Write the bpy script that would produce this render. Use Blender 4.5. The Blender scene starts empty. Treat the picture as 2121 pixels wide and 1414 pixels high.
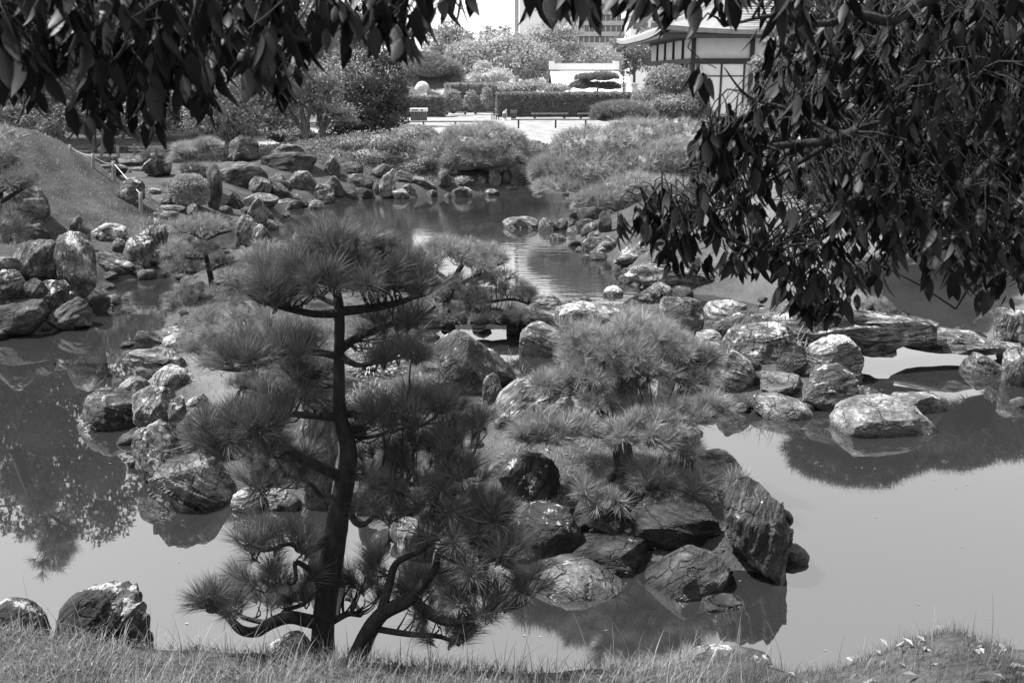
import bpy, math, random
import numpy as np
from mathutils import Vector, Matrix
sc = bpy.context.scene
COL = sc.collection
rng = np.random.default_rng(7)
random.seed(7)
R = math.radians

# ---------------------------------------------------------------- camera, sky, sun, exposure
HC, PITCH, F = 3.8, R(15.1), 2062.1        # eye height above the water, tilt, focal length in photo pixels
cam = bpy.data.cameras.new('camera'); cam_o = bpy.data.objects.new('camera', cam); COL.objects.link(cam_o)
cam.lens = 35; cam.sensor_width = 36; cam.clip_end = 3000; cam.clip_start = 0.05
cam_o.location = (0, 0, HC); cam_o.rotation_euler = (R(90) - PITCH, 0, 0)
cam.dof.use_dof = True; cam.dof.focus_distance = 8.0; cam.dof.aperture_fstop = 7.1
sc.camera = cam_o
SUN_EL, SUN_AZ = 58, -84                   # azimuth measured from +Y towards +X
sx = math.sin(R(SUN_AZ)) * math.cos(R(SUN_EL)); sy = math.cos(R(SUN_AZ)) * math.cos(R(SUN_EL)); sz = math.sin(R(SUN_EL))
w = bpy.data.worlds.new('World'); sc.world = w; w.use_nodes = True
nt = w.node_tree; bg = nt.nodes['Background']
sky = nt.nodes.new('ShaderNodeTexSky'); sky.sky_type = 'NISHITA'; sky.sun_disc = False
sky.sun_elevation = R(SUN_EL); sky.sun_rotation = R(SUN_AZ); sky.air_density = 1.0; sky.dust_density = 1.5
bw = nt.nodes.new('ShaderNodeRGBToBW')     # the photograph is black and white
nt.links.new(sky.outputs[0], bw.inputs[0]); 
veil = nt.nodes.new('ShaderNodeMath'); veil.operation = 'ADD'; veil.inputs[1].default_value = 3.2     # thin bright cloud over the whole sky
nt.links.new(bw.outputs[0], veil.inputs[0]); nt.links.new(veil.outputs[0], bg.inputs[0]); bg.inputs[1].default_value = 0.10
sl = bpy.data.lights.new('sun', 'SUN'); sl.energy = 5.0; sl.angle = R(0.6); sl.color = (1, 1, 1)
so = bpy.data.objects.new('sun', sl); COL.objects.link(so); so.location = (0, 0, 50)
so.rotation_euler = Vector((sx, sy, sz)).to_track_quat('Z', 'Y').to_euler()
sc.view_settings.view_transform = 'Standard'; sc.view_settings.look = 'None'
sc.view_settings.exposure = 1.5; sc.view_settings.gamma = 1; sc.view_settings.use_curve_mapping = False
sc.render.engine = 'CYCLES'; sc.cycles.max_bounces = 6; sc.cycles.diffuse_bounces = 3; sc.cycles.glossy_bounces = 3
sc.cycles.transparent_max_bounces = 4; sc.cycles.caustics_reflective = False; sc.cycles.use_denoising = True

# ---------------------------------------------------------------- from photo pixels to places
CP, SP = math.cos(PITCH), math.sin(PITCH)
def ray(px, py):
    cx = (px - 1060.5) / F; cy = (707 - py) / F
    return np.array([cx, CP + cy * SP, -SP + cy * CP])
def at_z(px, py, z=0.0):
    d = ray(px, py); t = (z - HC) / d[2]; return np.array([d[0]*t, d[1]*t, z])
def at_y(px, py, Y):
    d = ray(px, py); t = Y / d[1]; return np.array([d[0]*t, Y, HC + d[2]*t])
def mpp(px, py, Y):                        # metres per photo pixel there
    return Y / ray(px, py)[1] / F

# ---------------------------------------------------------------- noise
_P = np.random.default_rng(3).permutation(512); _P = np.concatenate([_P, _P, _P])
_G = np.random.default_rng(4).normal(size=(512, 3)); _G /= np.linalg.norm(_G, axis=1)[:, None]
def pnoise(p):
    p = np.asarray(p, float); i = np.floor(p).astype(int); f = p - i; u = f*f*f*(f*(f*6-15)+10); i &= 511
    out = 0
    for a in (0, 1):
        for b in (0, 1):
            for c in (0, 1):
                h = _P[(_P[(_P[(i[:,0]+a) & 511] + i[:,1]+b) & 511] + i[:,2]+c) & 511]
                d = ((f - np.array([a, b, c])) * _G[h]).sum(1)
                out = out + d * (u[:,0] if a else 1-u[:,0]) * (u[:,1] if b else 1-u[:,1]) * (u[:,2] if c else 1-u[:,2])
    return out
def fbm(p, o=4, g=0.5):
    s = 0; a = 1
    for k in range(o): s = s + a * pnoise(p * 2**k + 17.3*k); a *= g
    return s

# ---------------------------------------------------------------- mesh helpers
def npmesh(name, V, Fc, mat=None, smooth=False):
    V = np.asarray(V, np.float32); Fc = np.asarray(Fc, np.int32)
    m = bpy.data.meshes.new(name)
    m.vertices.add(len(V)); m.vertices.foreach_set('co', V.ravel())
    k = Fc.shape[1]; m.loops.add(Fc.size); m.loops.foreach_set('vertex_index', Fc.ravel())
    m.polygons.add(len(Fc)); m.polygons.foreach_set('loop_start', np.arange(0, Fc.size, k, dtype=np.int32))
    m.polygons.foreach_set('loop_total', np.full(len(Fc), k, np.int32))
    m.polygons.foreach_set('use_smooth', np.full(len(Fc), smooth))
    m.update(calc_edges=True)
    if mat: m.materials.append(mat)
    return m
def link(name, mesh, parent=None, loc=(0, 0, 0)):
    o = bpy.data.objects.new(name, mesh); COL.objects.link(o); o.location = loc
    if parent: o.parent = parent
    return o
def tag(o, label=None, cat=None, group=None, kind=None):
    if label: o['label'] = label
    if cat: o['category'] = cat
    if group: o['group'] = group
    if kind: o['kind'] = kind
    return o
def thing(name, label, cat, loc=(0, 0, 0), group=None):
    o = bpy.data.objects.new(name, None); COL.objects.link(o); o.location = [float(c) for c in loc]
    o.empty_display_size = 0.1
    return tag(o, label, cat, group)
def cat_mesh(parts):
    V = []; Fc = []; n = 0; parts = [(v, np.asarray(f)) for v, f in parts]
    if len({f.shape[1] for v, f in parts}) > 1: parts = [(v, f if f.shape[1] == 3 else np.concatenate([f[:, [0, 1, 2]], f[:, [0, 2, 3]]])) for v, f in parts]
    for v, f in parts:
        V.append(v); Fc.append(np.asarray(f) + n); n += len(v)
    return np.concatenate(V), np.concatenate(Fc)
def box(x0, y0, z0, x1, y1, z1):
    v = np.array([[x, y, z] for x in (x0, x1) for y in (y0, y1) for z in (z0, z1)], float)
    f = np.array([[0,1,3,2],[4,6,7,5],[0,4,5,1],[2,3,7,6],[0,2,6,4],[1,5,7,3]]); return v, f
def part(name, vf, mat, parent, smooth=False):
    V, Fc = vf; V = np.asarray(V, float)
    if parent is not None: V = V - np.array(parent.location)
    return link(name, npmesh(name, V, Fc, mat, smooth), parent)
def spline(P, n):
    P = np.asarray(P, float); t = np.linspace(0, len(P)-1, n); out = []
    for s in t:
        i = min(int(s), len(P)-2); u = s - i
        p0 = P[max(i-1, 0)]; p1 = P[i]; p2 = P[i+1]; p3 = P[min(i+2, len(P)-1)]
        out.append(0.5*((2*p1)+(-p0+p2)*u+(2*p0-5*p1+4*p2-p3)*u*u+(-p0+3*p1-3*p2+p3)*u**3))
    return np.array(out)
def tube(P, rad, k=8, rough=0.0, sub=4):
    """tapered bent limb through the points P"""
    P = np.asarray(P, float); A = np.concatenate([P, np.asarray(rad, float)[:, None]], 1)
    A = spline(A, (len(P)-1)*sub+1); P = A[:, :3]; rad = np.maximum(A[:, 3], 1e-4)
    T = np.gradient(P, axis=0); T /= np.linalg.norm(T, axis=1)[:, None] + 1e-9
    up = np.array([0.13, 0.95, 0.2]); V = []
    for i in range(len(P)):
        a = np.cross(T[i], up); a /= np.linalg.norm(a) + 1e-9; b = np.cross(T[i], a)
        th = np.arange(k) * 2*math.pi/k
        r = rad[i] * (1 + rough * (fbm(np.stack([np.cos(th)*2+P[i,0]*9, np.sin(th)*2+P[i,1]*9, np.full(k, P[i,2]*14)], 1), 2)))
        V.append(P[i] + r[:, None] * (np.cos(th)[:, None]*a + np.sin(th)[:, None]*b))
    n = len(P); V = np.concatenate(V + [P[:1], P[-1:]])
    i = np.arange(n-1)[:, None]*k; j = np.arange(k)[None]
    q = np.stack([i+j, i+(j+1) % k, i+k+(j+1) % k, i+k+j], -1).reshape(-1, 4)
    caps = [[(c+1) % k, c, n*k, n*k] for c in range(k)] + [[(n-1)*k+c, (n-1)*k+(c+1) % k, n*k+1, n*k+1] for c in range(k)]
    t = np.concatenate([q[:, [0, 1, 2]], q[:, [0, 2, 3]], np.array(caps)[:, :3]])
    return V, t

# ---------------------------------------------------------------- materials (all neutral: the photograph is monochrome)
def g(v): return (v, v, v, 1)
def mat(name, lo, hi=None, scale=8.0, rough=0.8, bump=0.0, bscale=40.0, stretch=(1, 1, 1), spec=0.3, rnd=0.0, coord='Object', detail=6, ramp=(0.35, 0.65)):
    m = bpy.data.materials.new(name); m.use_nodes = True; n = m.node_tree.nodes; L = m.node_tree.links
    b = n['Principled BSDF']; b.inputs['Roughness'].default_value = rough; b.inputs['Specular IOR Level'].default_value = spec
    tc = n.new('ShaderNodeTexCoord'); mp = n.new('ShaderNodeMapping'); mp.inputs['Scale'].default_value = stretch
    L.new(tc.outputs[coord], mp.inputs[0])
    no = n.new('ShaderNodeTexNoise'); no.inputs['Scale'].default_value = scale; no.inputs['Detail'].default_value = detail
    no.inputs['Roughness'].default_value = 0.65
    L.new(mp.outputs[0], no.inputs['Vector'])
    cr = n.new('ShaderNodeValToRGB'); cr.color_ramp.elements[0].position = ramp[0]; cr.color_ramp.elements[1].position = ramp[1]
    cr.color_ramp.elements[0].color = g(lo); cr.color_ramp.elements[1].color = g(hi if hi is not None else lo)
    L.new(no.outputs[0], cr.inputs[0]); out = cr.outputs[0]
    if rnd:
        oi = n.new('ShaderNodeObjectInfo'); ge = n.new('ShaderNodeNewGeometry')
        mx = n.new('ShaderNodeMath'); mx.operation = 'ADD'; L.new(oi.outputs['Random'], mx.inputs[0]); L.new(ge.outputs['Random Per Island'], mx.inputs[1])
        mr = n.new('ShaderNodeMapRange'); mr.inputs[1].default_value = 0; mr.inputs[2].default_value = 2
        mr.inputs[3].default_value = 1-rnd; mr.inputs[4].default_value = 1+rnd; L.new(mx.outputs[0], mr.inputs[0])
        mm = n.new('ShaderNodeVectorMath'); mm.operation = 'SCALE'; L.new(out, mm.inputs[0]); L.new(mr.outputs[0], mm.inputs['Scale']); out = mm.outputs[0]
    L.new(out, b.inputs['Base Color'])
    if bump:
        n2 = n.new('ShaderNodeTexNoise'); n2.inputs['Scale'].default_value = bscale; n2.inputs['Detail'].default_value = 5; L.new(mp.outputs[0], n2.inputs['Vector'])
        bp = n.new('ShaderNodeBump'); bp.inputs['Strength'].default_value = bump; bp.inputs['Distance'].default_value = 0.02
        L.new(n2.outputs[0], bp.inputs['Height']); L.new(bp.outputs[0], b.inputs['Normal'])
    return m
def leaf_mat(name, v, trans=0.25, rough=0.45, rnd=0.4, spec=0.4):
    m = mat(name, v*0.8, v*1.2, 3, rough, rnd=rnd, spec=spec)
    n = m.node_tree.nodes; L = m.node_tree.links; b = n['Principled BSDF']
    src = b.inputs['Base Color'].links[0].from_socket
    t = n.new('ShaderNodeBsdfTranslucent'); L.new(src, t.inputs[0]); mx = n.new('ShaderNodeMixShader'); mx.inputs[0].default_value = trans
    L.new(b.outputs[0], mx.inputs[1]); L.new(t.outputs[0], mx.inputs[2]); L.new(mx.outputs[0], n['Material Output'].inputs[0])
    return m
def rock_material():
    """schist: layers along local Z. object colour: r tone, g lichen, b streak contrast"""
    m = bpy.data.materials.new('rock'); m.use_nodes = True; n = m.node_tree.nodes; L = m.node_tree.links; b = n['Principled BSDF']
    def math_(op, a, c=None, clamp=False):
        k = n.new('ShaderNodeMath'); k.operation = op; k.use_clamp = clamp
        for i, s in enumerate((a, c)):
            if s is None: continue
            if isinstance(s, (int, float)): k.inputs[i].default_value = s
            else: L.new(s, k.inputs[i])
        return k.outputs[0]
    def noise(vec, sc_, det=6, ro=0.6):
        k = n.new('ShaderNodeTexNoise'); k.inputs['Scale'].default_value = sc_; k.inputs['Detail'].default_value = det; k.inputs['Roughness'].default_value = ro
        L.new(vec, k.inputs['Vector']); return k.outputs[0]
    def mapr(v, a, c, d=0.0, e=1.0):
        k = n.new('ShaderNodeMapRange'); L.new(v, k.inputs[0])
        for i, s in enumerate((a, c, d, e)):
            if isinstance(s, (int, float)): k.inputs[i+1].default_value = s
            else: L.new(s, k.inputs[i+1])
        return k.outputs[0]
    tc = n.new('ShaderNodeTexCoord'); oi = n.new('ShaderNodeObjectInfo'); sep = n.new('ShaderNodeSeparateColor'); L.new(oi.outputs['Color'], sep.inputs[0])
    off = n.new('ShaderNodeVectorMath'); off.operation = 'MULTIPLY_ADD'; off.inputs[1].default_value = (13, 27, 31)
    cmb = n.new('ShaderNodeCombineXYZ')
    for i in range(3): L.new(oi.outputs['Random'], cmb.inputs[i])
    L.new(cmb.outputs[0], off.inputs[0]); L.new(tc.outputs['Object'], off.inputs[2])
    P = off.outputs[0]
    mp = n.new('ShaderNodeMapping'); mp.inputs['Scale'].default_value = (1.6, 1.6, 17); L.new(P, mp.inputs[0])
    wob = n.new('ShaderNodeTexNoise'); wob.inputs['Scale'].default_value = 2.6; wob.inputs['Detail'].default_value = 5; L.new(P, wob.inputs['Vector'])
    wv = n.new('ShaderNodeVectorMath'); wv.operation = 'MULTIPLY_ADD'; L.new(wob.outputs['Color'], wv.inputs[0]); wv.inputs[1].default_value = (0.6, 0.6, 3.6); L.new(mp.outputs[0], wv.inputs[2])
    st = noise(wv.outputs[0], 1.0, 8, 0.62)
    st2 = noise(wv.outputs[0], 3.2, 6, 0.6)
    blot = noise(P, 3.0, 8, 0.62); fine = noise(P, 26, 6, 0.7); spots = noise(P, 9, 7, 0.7)
    streak = mapr(st, 0.40, 0.60)
    # base tone
    tone = mapr(sep.outputs[0], 0, 1, 0.004, 0.22)
    amp = math_('MULTIPLY', math_('SUBTRACT', streak, 0.45), sep.outputs[2])
    amp2 = math_('MULTIPLY', math_('SUBTRACT', mapr(st2, 0.4, 0.6), 0.5), math_('MULTIPLY', sep.outputs[2], 0.7))
    v = math_('MULTIPLY', tone, math_('ADD', 1.0, math_('MULTIPLY', math_('ADD', amp, amp2), 1.25)))
    v = math_('MULTIPLY', v, mapr(blot, 0.35, 0.65, 0.4, 1.5))
    v = math_('MULTIPLY', v, mapr(fine, 0.35, 0.65, 0.6, 1.35))
    # open joints
    dv = n.new('ShaderNodeVectorMath'); dv.operation = 'MULTIPLY_ADD'; L.new(wob.outputs['Color'], dv.inputs[0]); dv.inputs[1].default_value = (.5, .5, .5); L.new(P, dv.inputs[2])
    mv = n.new('ShaderNodeMapping'); mv.inputs['Scale'].default_value = (1.6, 1.6, 4.2); L.new(dv.outputs[0], mv.inputs[0])
    vo = n.new('ShaderNodeTexVoronoi'); vo.feature = 'DISTANCE_TO_EDGE'; vo.inputs['Scale'].default_value = 1.5; L.new(mv.outputs[0], vo.inputs['Vector'])
    crk = mapr(vo.outputs[0], 0.0, 0.035, 0.0, 1.0)
    v = math_('MULTIPLY', v, mapr(crk, 0.0, 1.0, 0.5, 1.0))
    moss = noise(P, 1.3, 7, .7); v = math_('MULTIPLY', v, mapr(moss, .44, .56, .45, 1.1))
    # lichen crust
    ge = n.new('ShaderNodeNewGeometry'); sn = n.new('ShaderNodeSeparateXYZ'); L.new(ge.outputs['Normal'], sn.inputs[0])
    lm = math_('ADD', math_('ADD', math_('MULTIPLY', spots, 0.55), math_('MULTIPLY', blot, 0.35)), math_('MULTIPLY', sn.outputs[2], 0.05))
    thr = mapr(sep.outputs[1], 0, 1, 0.585, 0.43)
    lich = mapr(lm, thr, math_('ADD', thr, 0.035))
    lich = math_('MULTIPLY', lich, mapr(fine, 0.35, 0.6, 0.35, 1.0))
    # wet, darker rim just above the pond
    sp_ = n.new('ShaderNodeSeparateXYZ'); L.new(ge.outputs['Position'], sp_.inputs[0])
    wet = mapr(math_('ADD', sp_.outputs[2], math_('MULTIPLY', math_('SUBTRACT', blot, 0.5), 0.10)), 0.03, 0.12, 0.45, 1.0)
    mix = n.new('ShaderNodeMix'); mix.data_type = 'FLOAT'; L.new(lich, mix.inputs[0]); L.new(v, mix.inputs[2]); mix.inputs[3].default_value = 0.38
    fin = math_('MULTIPLY', mix.outputs[0], wet, True)
    L.new(fin, b.inputs['Base Color']); L.new(mapr(wet, 0.45, 1.0, 0.35, 0.8), b.inputs['Roughness']); b.inputs['Specular IOR Level'].default_value = 0.35
    h = math_('ADD', math_('MULTIPLY', st, 0.9), math_('ADD', math_('MULTIPLY', fine, 0.22), math_('MULTIPLY', st2, 0.5)))
    h = math_('ADD', h, math_('MULTIPLY', spots, 0.7)); h = math_('ADD', h, math_('MULTIPLY', crk, 0.5))
    bp = n.new('ShaderNodeBump'); bp.inputs['Strength'].default_value = 1.0; bp.inputs['Distance'].default_value = 0.07
    L.new(h, bp.inputs['Height']); L.new(bp.outputs[0], b.inputs['Normal'])
    return m
M = {}
M['rock'] = rock_material()
M['bark'] = mat('bark', 0.004, 0.02, 22, 0.9, 0.9, 60, (1, 1, 0.35))
M['bark_far'] = mat('bark_far', 0.04, 0.12, 14, 0.9, 0.6, 30, (1, 1, 0.3))
M['twig'] = mat('twig', 0.015, 0.05, 25, 0.7, 0.4, 60)
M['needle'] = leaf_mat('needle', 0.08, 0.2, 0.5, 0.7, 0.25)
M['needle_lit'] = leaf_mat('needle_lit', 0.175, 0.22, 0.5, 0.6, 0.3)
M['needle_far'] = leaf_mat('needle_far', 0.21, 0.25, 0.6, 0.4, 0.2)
M['leaf'] = leaf_mat('leaf', 0.009, 0.05, 0.5, 0.6, 0.15)
M['foliage_dark'] = leaf_mat('foliage_dark', 0.085, 0.2, 0.5, 0.5, 0.3)
M['foliage_mid'] = leaf_mat('foliage_mid', 0.175, 0.3, 0.55, 0.45, 0.3)
M['foliage_pale'] = leaf_mat('foliage_pale', 0.25, 0.35, 0.6, 0.4, 0.2)  # on the far background trees this pale colour stands in for haze
M['foliage_white'] = leaf_mat('foliage_white', 0.4, 0.4, 0.6, 0.3, 0.2)
M['grass_dark'] = leaf_mat('grass_dark', 0.07, 0.25, 0.5, 0.45, 0.3)
M['foliage_drum'] = leaf_mat('foliage_drum', 0.24, 0.3, 0.5, 0.35, 0.2)
M['grass'] = leaf_mat('grass', 0.16, 0.35, 0.5, 0.45, 0.3)
M['dry_leaf'] = leaf_mat('dry_leaf', 0.17, 0.1, 0.6, 0.6, 0.3)
M['plaster'] = mat('plaster', 0.56, 0.64, 2, 0.85, 0.05, 30)
M['timber_dark'] = mat('timber_dark', 0.02, 0.04, 10, 0.7, 0.2, 40, (1, 1, 8))
M['timber_pale'] = mat('timber_pale', 0.09, 0.15, 10, 0.8, 0.3, 40, (1, 1, 0.2))
M['roof_copper'] = mat('roof_copper', 0.13, 0.19, 3, 0.6, 0.1, 20)
M['concrete'] = mat('concrete', 0.25, 0.32, 1, 0.8)
M['glass_dark'] = mat('glass_dark', 0.04, 0.09, 0.3, 0.15, spec=0.6)
M['roof_pale'] = mat('roof_pale', 0.4, 0.5, 3, 0.7, 0.2, 12, (1, 1, 1))
M['rope'] = mat('rope', 0.4, 0.5, 60, 0.8)
M['metal_pale'] = mat('metal_pale', 0.55, 0.65, 6, 0.5)
M['metal_dark'] = mat('metal_dark', 0.03, 0.05, 6, 0.5)

# ---------------------------------------------------------------- the lie of the land
def zp(L, z=0.0): return np.array([at_z(x, y, z)[:2] for x, y in L])
POND = np.concatenate([np.array([(-16., 5.35), (-16, 12.5)]),
    zp([(-150, 735), (0, 697), (100, 690), (165, 668), (230, 634), (203, 600), (240, 582), (300, 577), (345, 572), (400, 548), (455, 522),
        (545, 484), (592, 446), (590, 432), (700, 418), (760, 411), (860, 409), (1000, 402), (1100, 399), (1175, 402), (1190, 430), (1185, 470),
        (1200, 505), (1222, 530), (1285, 545), (1296, 585), (1340, 600), (1480, 612), (1620, 640), (1760, 665), (1900, 674), (2040, 690),
        (2075, 760), (2130, 800), (2300, 830), (2700, 880)]), np.array([(16., 9.), (16, 5.35)])])
CENTRE = zp([(395, 573), (470, 530), (560, 512), (632, 515), (660, 545), (800, 565), (950, 600), (1090, 625), (1190, 642), (1290, 640), (1400, 640), (1450, 685),
        (1490, 690), (1560, 682), (1680, 690), (1780, 740), (1787, 790), (1750, 830), (1690, 846), (1560, 832), (1480, 828), (1420, 800), (1340, 770),
        (1200, 738), (1130, 700), (1110, 672), (930, 672), (890, 700), (990, 745), (1090, 790), (1140, 830), (1260, 870), (1400, 885), (1440, 930), (1530, 985),
        (1600, 1060), (1615, 1140), (1590, 1185), (1500, 1180), (1400, 1165), (1300, 1150), (1160, 1150), (1080, 1140), (1000, 1140), (900, 1140), (820, 1130),
        (720, 1050), (620, 1040), (480, 1035), (365, 1030), (330, 985), (305, 930), (290, 880), (230, 865), (215, 830), (265, 790), (270, 740), (290, 702), (338, 695),
        (350, 640), (380, 600)])
def sdist(P, poly):                        # + inside
    x, y = P[:, 0], P[:, 1]; ins = np.zeros(len(P), bool); dm = np.full(len(P), 1e9)
    for i in range(len(poly)):
        a = poly[i]; b = poly[(i+1) % len(poly)]; e = b - a
        t = np.clip(((P - a) @ e) / (e @ e + 1e-12), 0, 1); q = a + t[:, None]*e
        dm = np.minimum(dm, ((P - q)**2).sum(1))
        c = (a[1] > y) != (b[1] > y)
        if abs(e[1]) > 1e-12: ins ^= c & (x < e[0]*(y-a[1])/e[1] + a[0])
    d = np.sqrt(dm); return np.where(ins, d, -d)
CREST = np.array([at_y(x, y, yy) for x, y, yy in [(-900, 1290, 4.9), (0, 1322, 4.9), (110, 1328, 4.9), (320, 1352, 4.9), (500, 1358, 4.9), (700, 1372, 4.9), (900, 1392, 4.9), (1100, 1402, 4.9),
        (1250, 1392, 4.8), (1400, 1380, 4.8), (1530, 1362, 4.8), (1650, 1402, 4.7), (1760, 1388, 4.6), (1880, 1330, 4.5), (1975, 1303, 4.5), (2060, 1338, 4.5), (2121, 1350, 4.5), (2900, 1250, 4.5)]])
def sstep(a, b, x):
    t = np.clip((x-a)/(b-a), 0, 1); return t*t*(3-2*t)
def height(x, y):
    x = np.atleast_1d(np.asarray(x, float)); y = np.atleast_1d(np.asarray(y, float)); P = np.stack([x, y], 1)
    dp = -sdist(P, POND); dc = sdist(P, CENTRE)
    far = 0.35*sstep(0, 0.4, dp) + 0.5*sstep(0.3, 2.4, dp) + .15*sstep(0.4, 2, dp)*sstep(29, 32, y)*(1-sstep(37, 41, y))
    isl = 0.16*sstep(0, 0.3, dc) + 0.22*sstep(0.2, 1.6, dc)
    h = np.where(dp > 0, far, np.where(dc > 0, isl, -0.45*sstep(0, 0.6, np.minimum(-dp, -dc))))
    h += 1.75*sstep(7.9, 11.3, -x)*sstep(17.6, 22.0, y)*(1-sstep(23, 26.5, y)) * sstep(0, 1.5, dp)
    h += 0.45*np.exp(-((x+6.6)/2.8)**2 - ((y-35)/2.8)**2) * (dp > 0)
    h += .55*np.exp(-((x+1.0)/2.6)**4 - ((y-35.4)/2.0)**2) * sstep(.4, 1.6, dp) + .35*np.exp(-((x+4.5)/2.2)**2 - ((y-35.2)/2.0)**2) * sstep(.4, 1.6, dp)
    # near bank: from the feet of the camera down to a crest over the water
    cz = np.interp(x, CREST[:, 0], CREST[:, 2]); cy = np.interp(x, CREST[:, 0], CREST[:, 1])
    near = np.where(y < cy, 2.15 + (cz-2.15)*np.clip(y/cy, 0, 1) + 0*x, cz + (-0.45-cz)*sstep(0, 0.75, y-cy))
    near = np.where(y < 0, 2.15, near)
    h = np.where((y < cy + 0.78) & (y < 5.9), np.maximum(near, -0.45), h)
    q = np.stack([x, y, 0*x], 1)
    amp = np.where(h > 0.02, 1.0, 0.2)
    return h + amp*(0.03*fbm(q*1.7, 3) + 0.018*pnoise(q*7) + .008*pnoise(q*19))
_YS = np.concatenate([np.arange(5.6, 20, .06), np.arange(20, 62, .15)])
def meet(px, py):
    """where the line of sight through this photo pixel meets the ground or the water"""
    d = ray(px, py); X_ = d[0]/d[1]*_YS; Z_ = HC + d[2]/d[1]*_YS; g_ = np.maximum(height(X_, _YS), 0); k = np.argmax(Z_ <= g_)
    return float(_YS[k]) if (Z_ <= g_).any() else float(_YS[-1])
def hz(x, y): return float(height([x], [y])[0])

def grade(a, b, s0, s1, n): return np.linspace(a, b, n)
xs = np.concatenate([[-900, -500, -250, -120, -70, -45], np.arange(-32, -16, 1.0), np.arange(-16, 16, 0.11), np.arange(16, 32, 1.0), [45, 70, 120, 250, 500, 900]])
ys = np.concatenate([[-60, -20, -6, -2, 0, 1, 2, 3], np.arange(3.4, 6.2, 0.06), np.arange(6.2, 16, 0.12), np.arange(16, 41, 0.25), np.arange(41, 60, 1.0), [65, 75, 90, 120, 200, 400, 900, 1500]])
X, Y = np.meshgrid(xs, ys); Z = height(X.ravel(), Y.ravel())
nx, ny = len(xs), len(ys); idx = np.arange(nx*ny).reshape(ny, nx)
Q = np.stack([idx[:-1, :-1], idx[:-1, 1:], idx[1:, 1:], idx[1:, :-1]], -1).reshape(-1, 4)

def ground_material():
    m = mat('ground', 0.018, 0.07, 1.3, 0.95, 0.9, 55, coord='Object', spec=0.1, ramp=(0.3, 0.7))
    n = m.node_tree.nodes; L = m.node_tree.links; b = n['Principled BSDF']
    src = b.inputs['Base Color'].links[0].from_socket
    tc = n.new('ShaderNodeTexCoord'); fn = n.new('ShaderNodeTexNoise'); fn.inputs['Scale'].default_value = 28; fn.inputs['Detail'].default_value = 8; fn.inputs['Roughness'].default_value = 0.75
    L.new(tc.outputs['Object'], fn.inputs['Vector'])
    r = n.new('ShaderNodeMapRange'); L.new(fn.outputs[0], r.inputs[0]); r.inputs[1].default_value = 0.3; r.inputs[2].default_value = 0.7; r.inputs[3].default_value = 0.55; r.inputs[4].default_value = 1.45
    sc1 = n.new('ShaderNodeVectorMath'); sc1.operation = 'SCALE'; L.new(src, sc1.inputs[0]); L.new(r.outputs[0], sc1.inputs['Scale'])
    # pale raked gravel and lawn of the open court beyond the pond
    at = n.new('ShaderNodeAttribute'); at.attribute_name = 'court'
    mx = n.new('ShaderNodeMix'); mx.data_type = 'RGBA'; L.new(at.outputs['Fac'], mx.inputs[0]); L.new(sc1.outputs[0], mx.inputs[6])
    gn = n.new('ShaderNodeTexNoise'); gn.inputs['Scale'].default_value = 1.2; gn.inputs['Detail'].default_value = 8; L.new(tc.outputs['Object'], gn.inputs['Vector'])
    cr = n.new('ShaderNodeValToRGB'); cr.color_ramp.elements[0].color = g(0.13); cr.color_ramp.elements[1].color = g(0.23); cr.color_ramp.elements[0].position = 0.35; cr.color_ramp.elements[1].position = 0.65
    L.new(gn.outputs[0], cr.inputs[0]); L.new(cr.outputs[0], mx.inputs[7]); L.new(mx.outputs[2], b.inputs['Base Color'])
    return m
M['ground'] = ground_material()
gm = npmesh('ground', np.stack([X.ravel(), Y.ravel(), Z], 1), Q, M['ground'], True)
at = gm.attributes.new('court', 'FLOAT', 'POINT')
gx, gy = X.ravel(), Y.ravel()
court = sstep(40, 43, gy + 1.2*pnoise(np.stack([gx*0.3, gy*0.3, gx*0], 1))) * sstep(-14, -11, gx)
court = np.maximum(court, .30*sstep(11.5, 14.5, gy) * sstep(3.2, 5.0, gx) * (gy < 36))
sanddc = sdist(np.stack([gx, gy], 1), zp([(370, 720), (480, 730), (490, 830), (430, 870), (395, 800)], 0.35))
court = np.maximum(court, 0.55*sstep(-0.3, 0.3, sanddc))
at.data.foreach_set('value', court.astype(np.float32))
go = link('ground', gm); tag(go, kind='structure')

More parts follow.
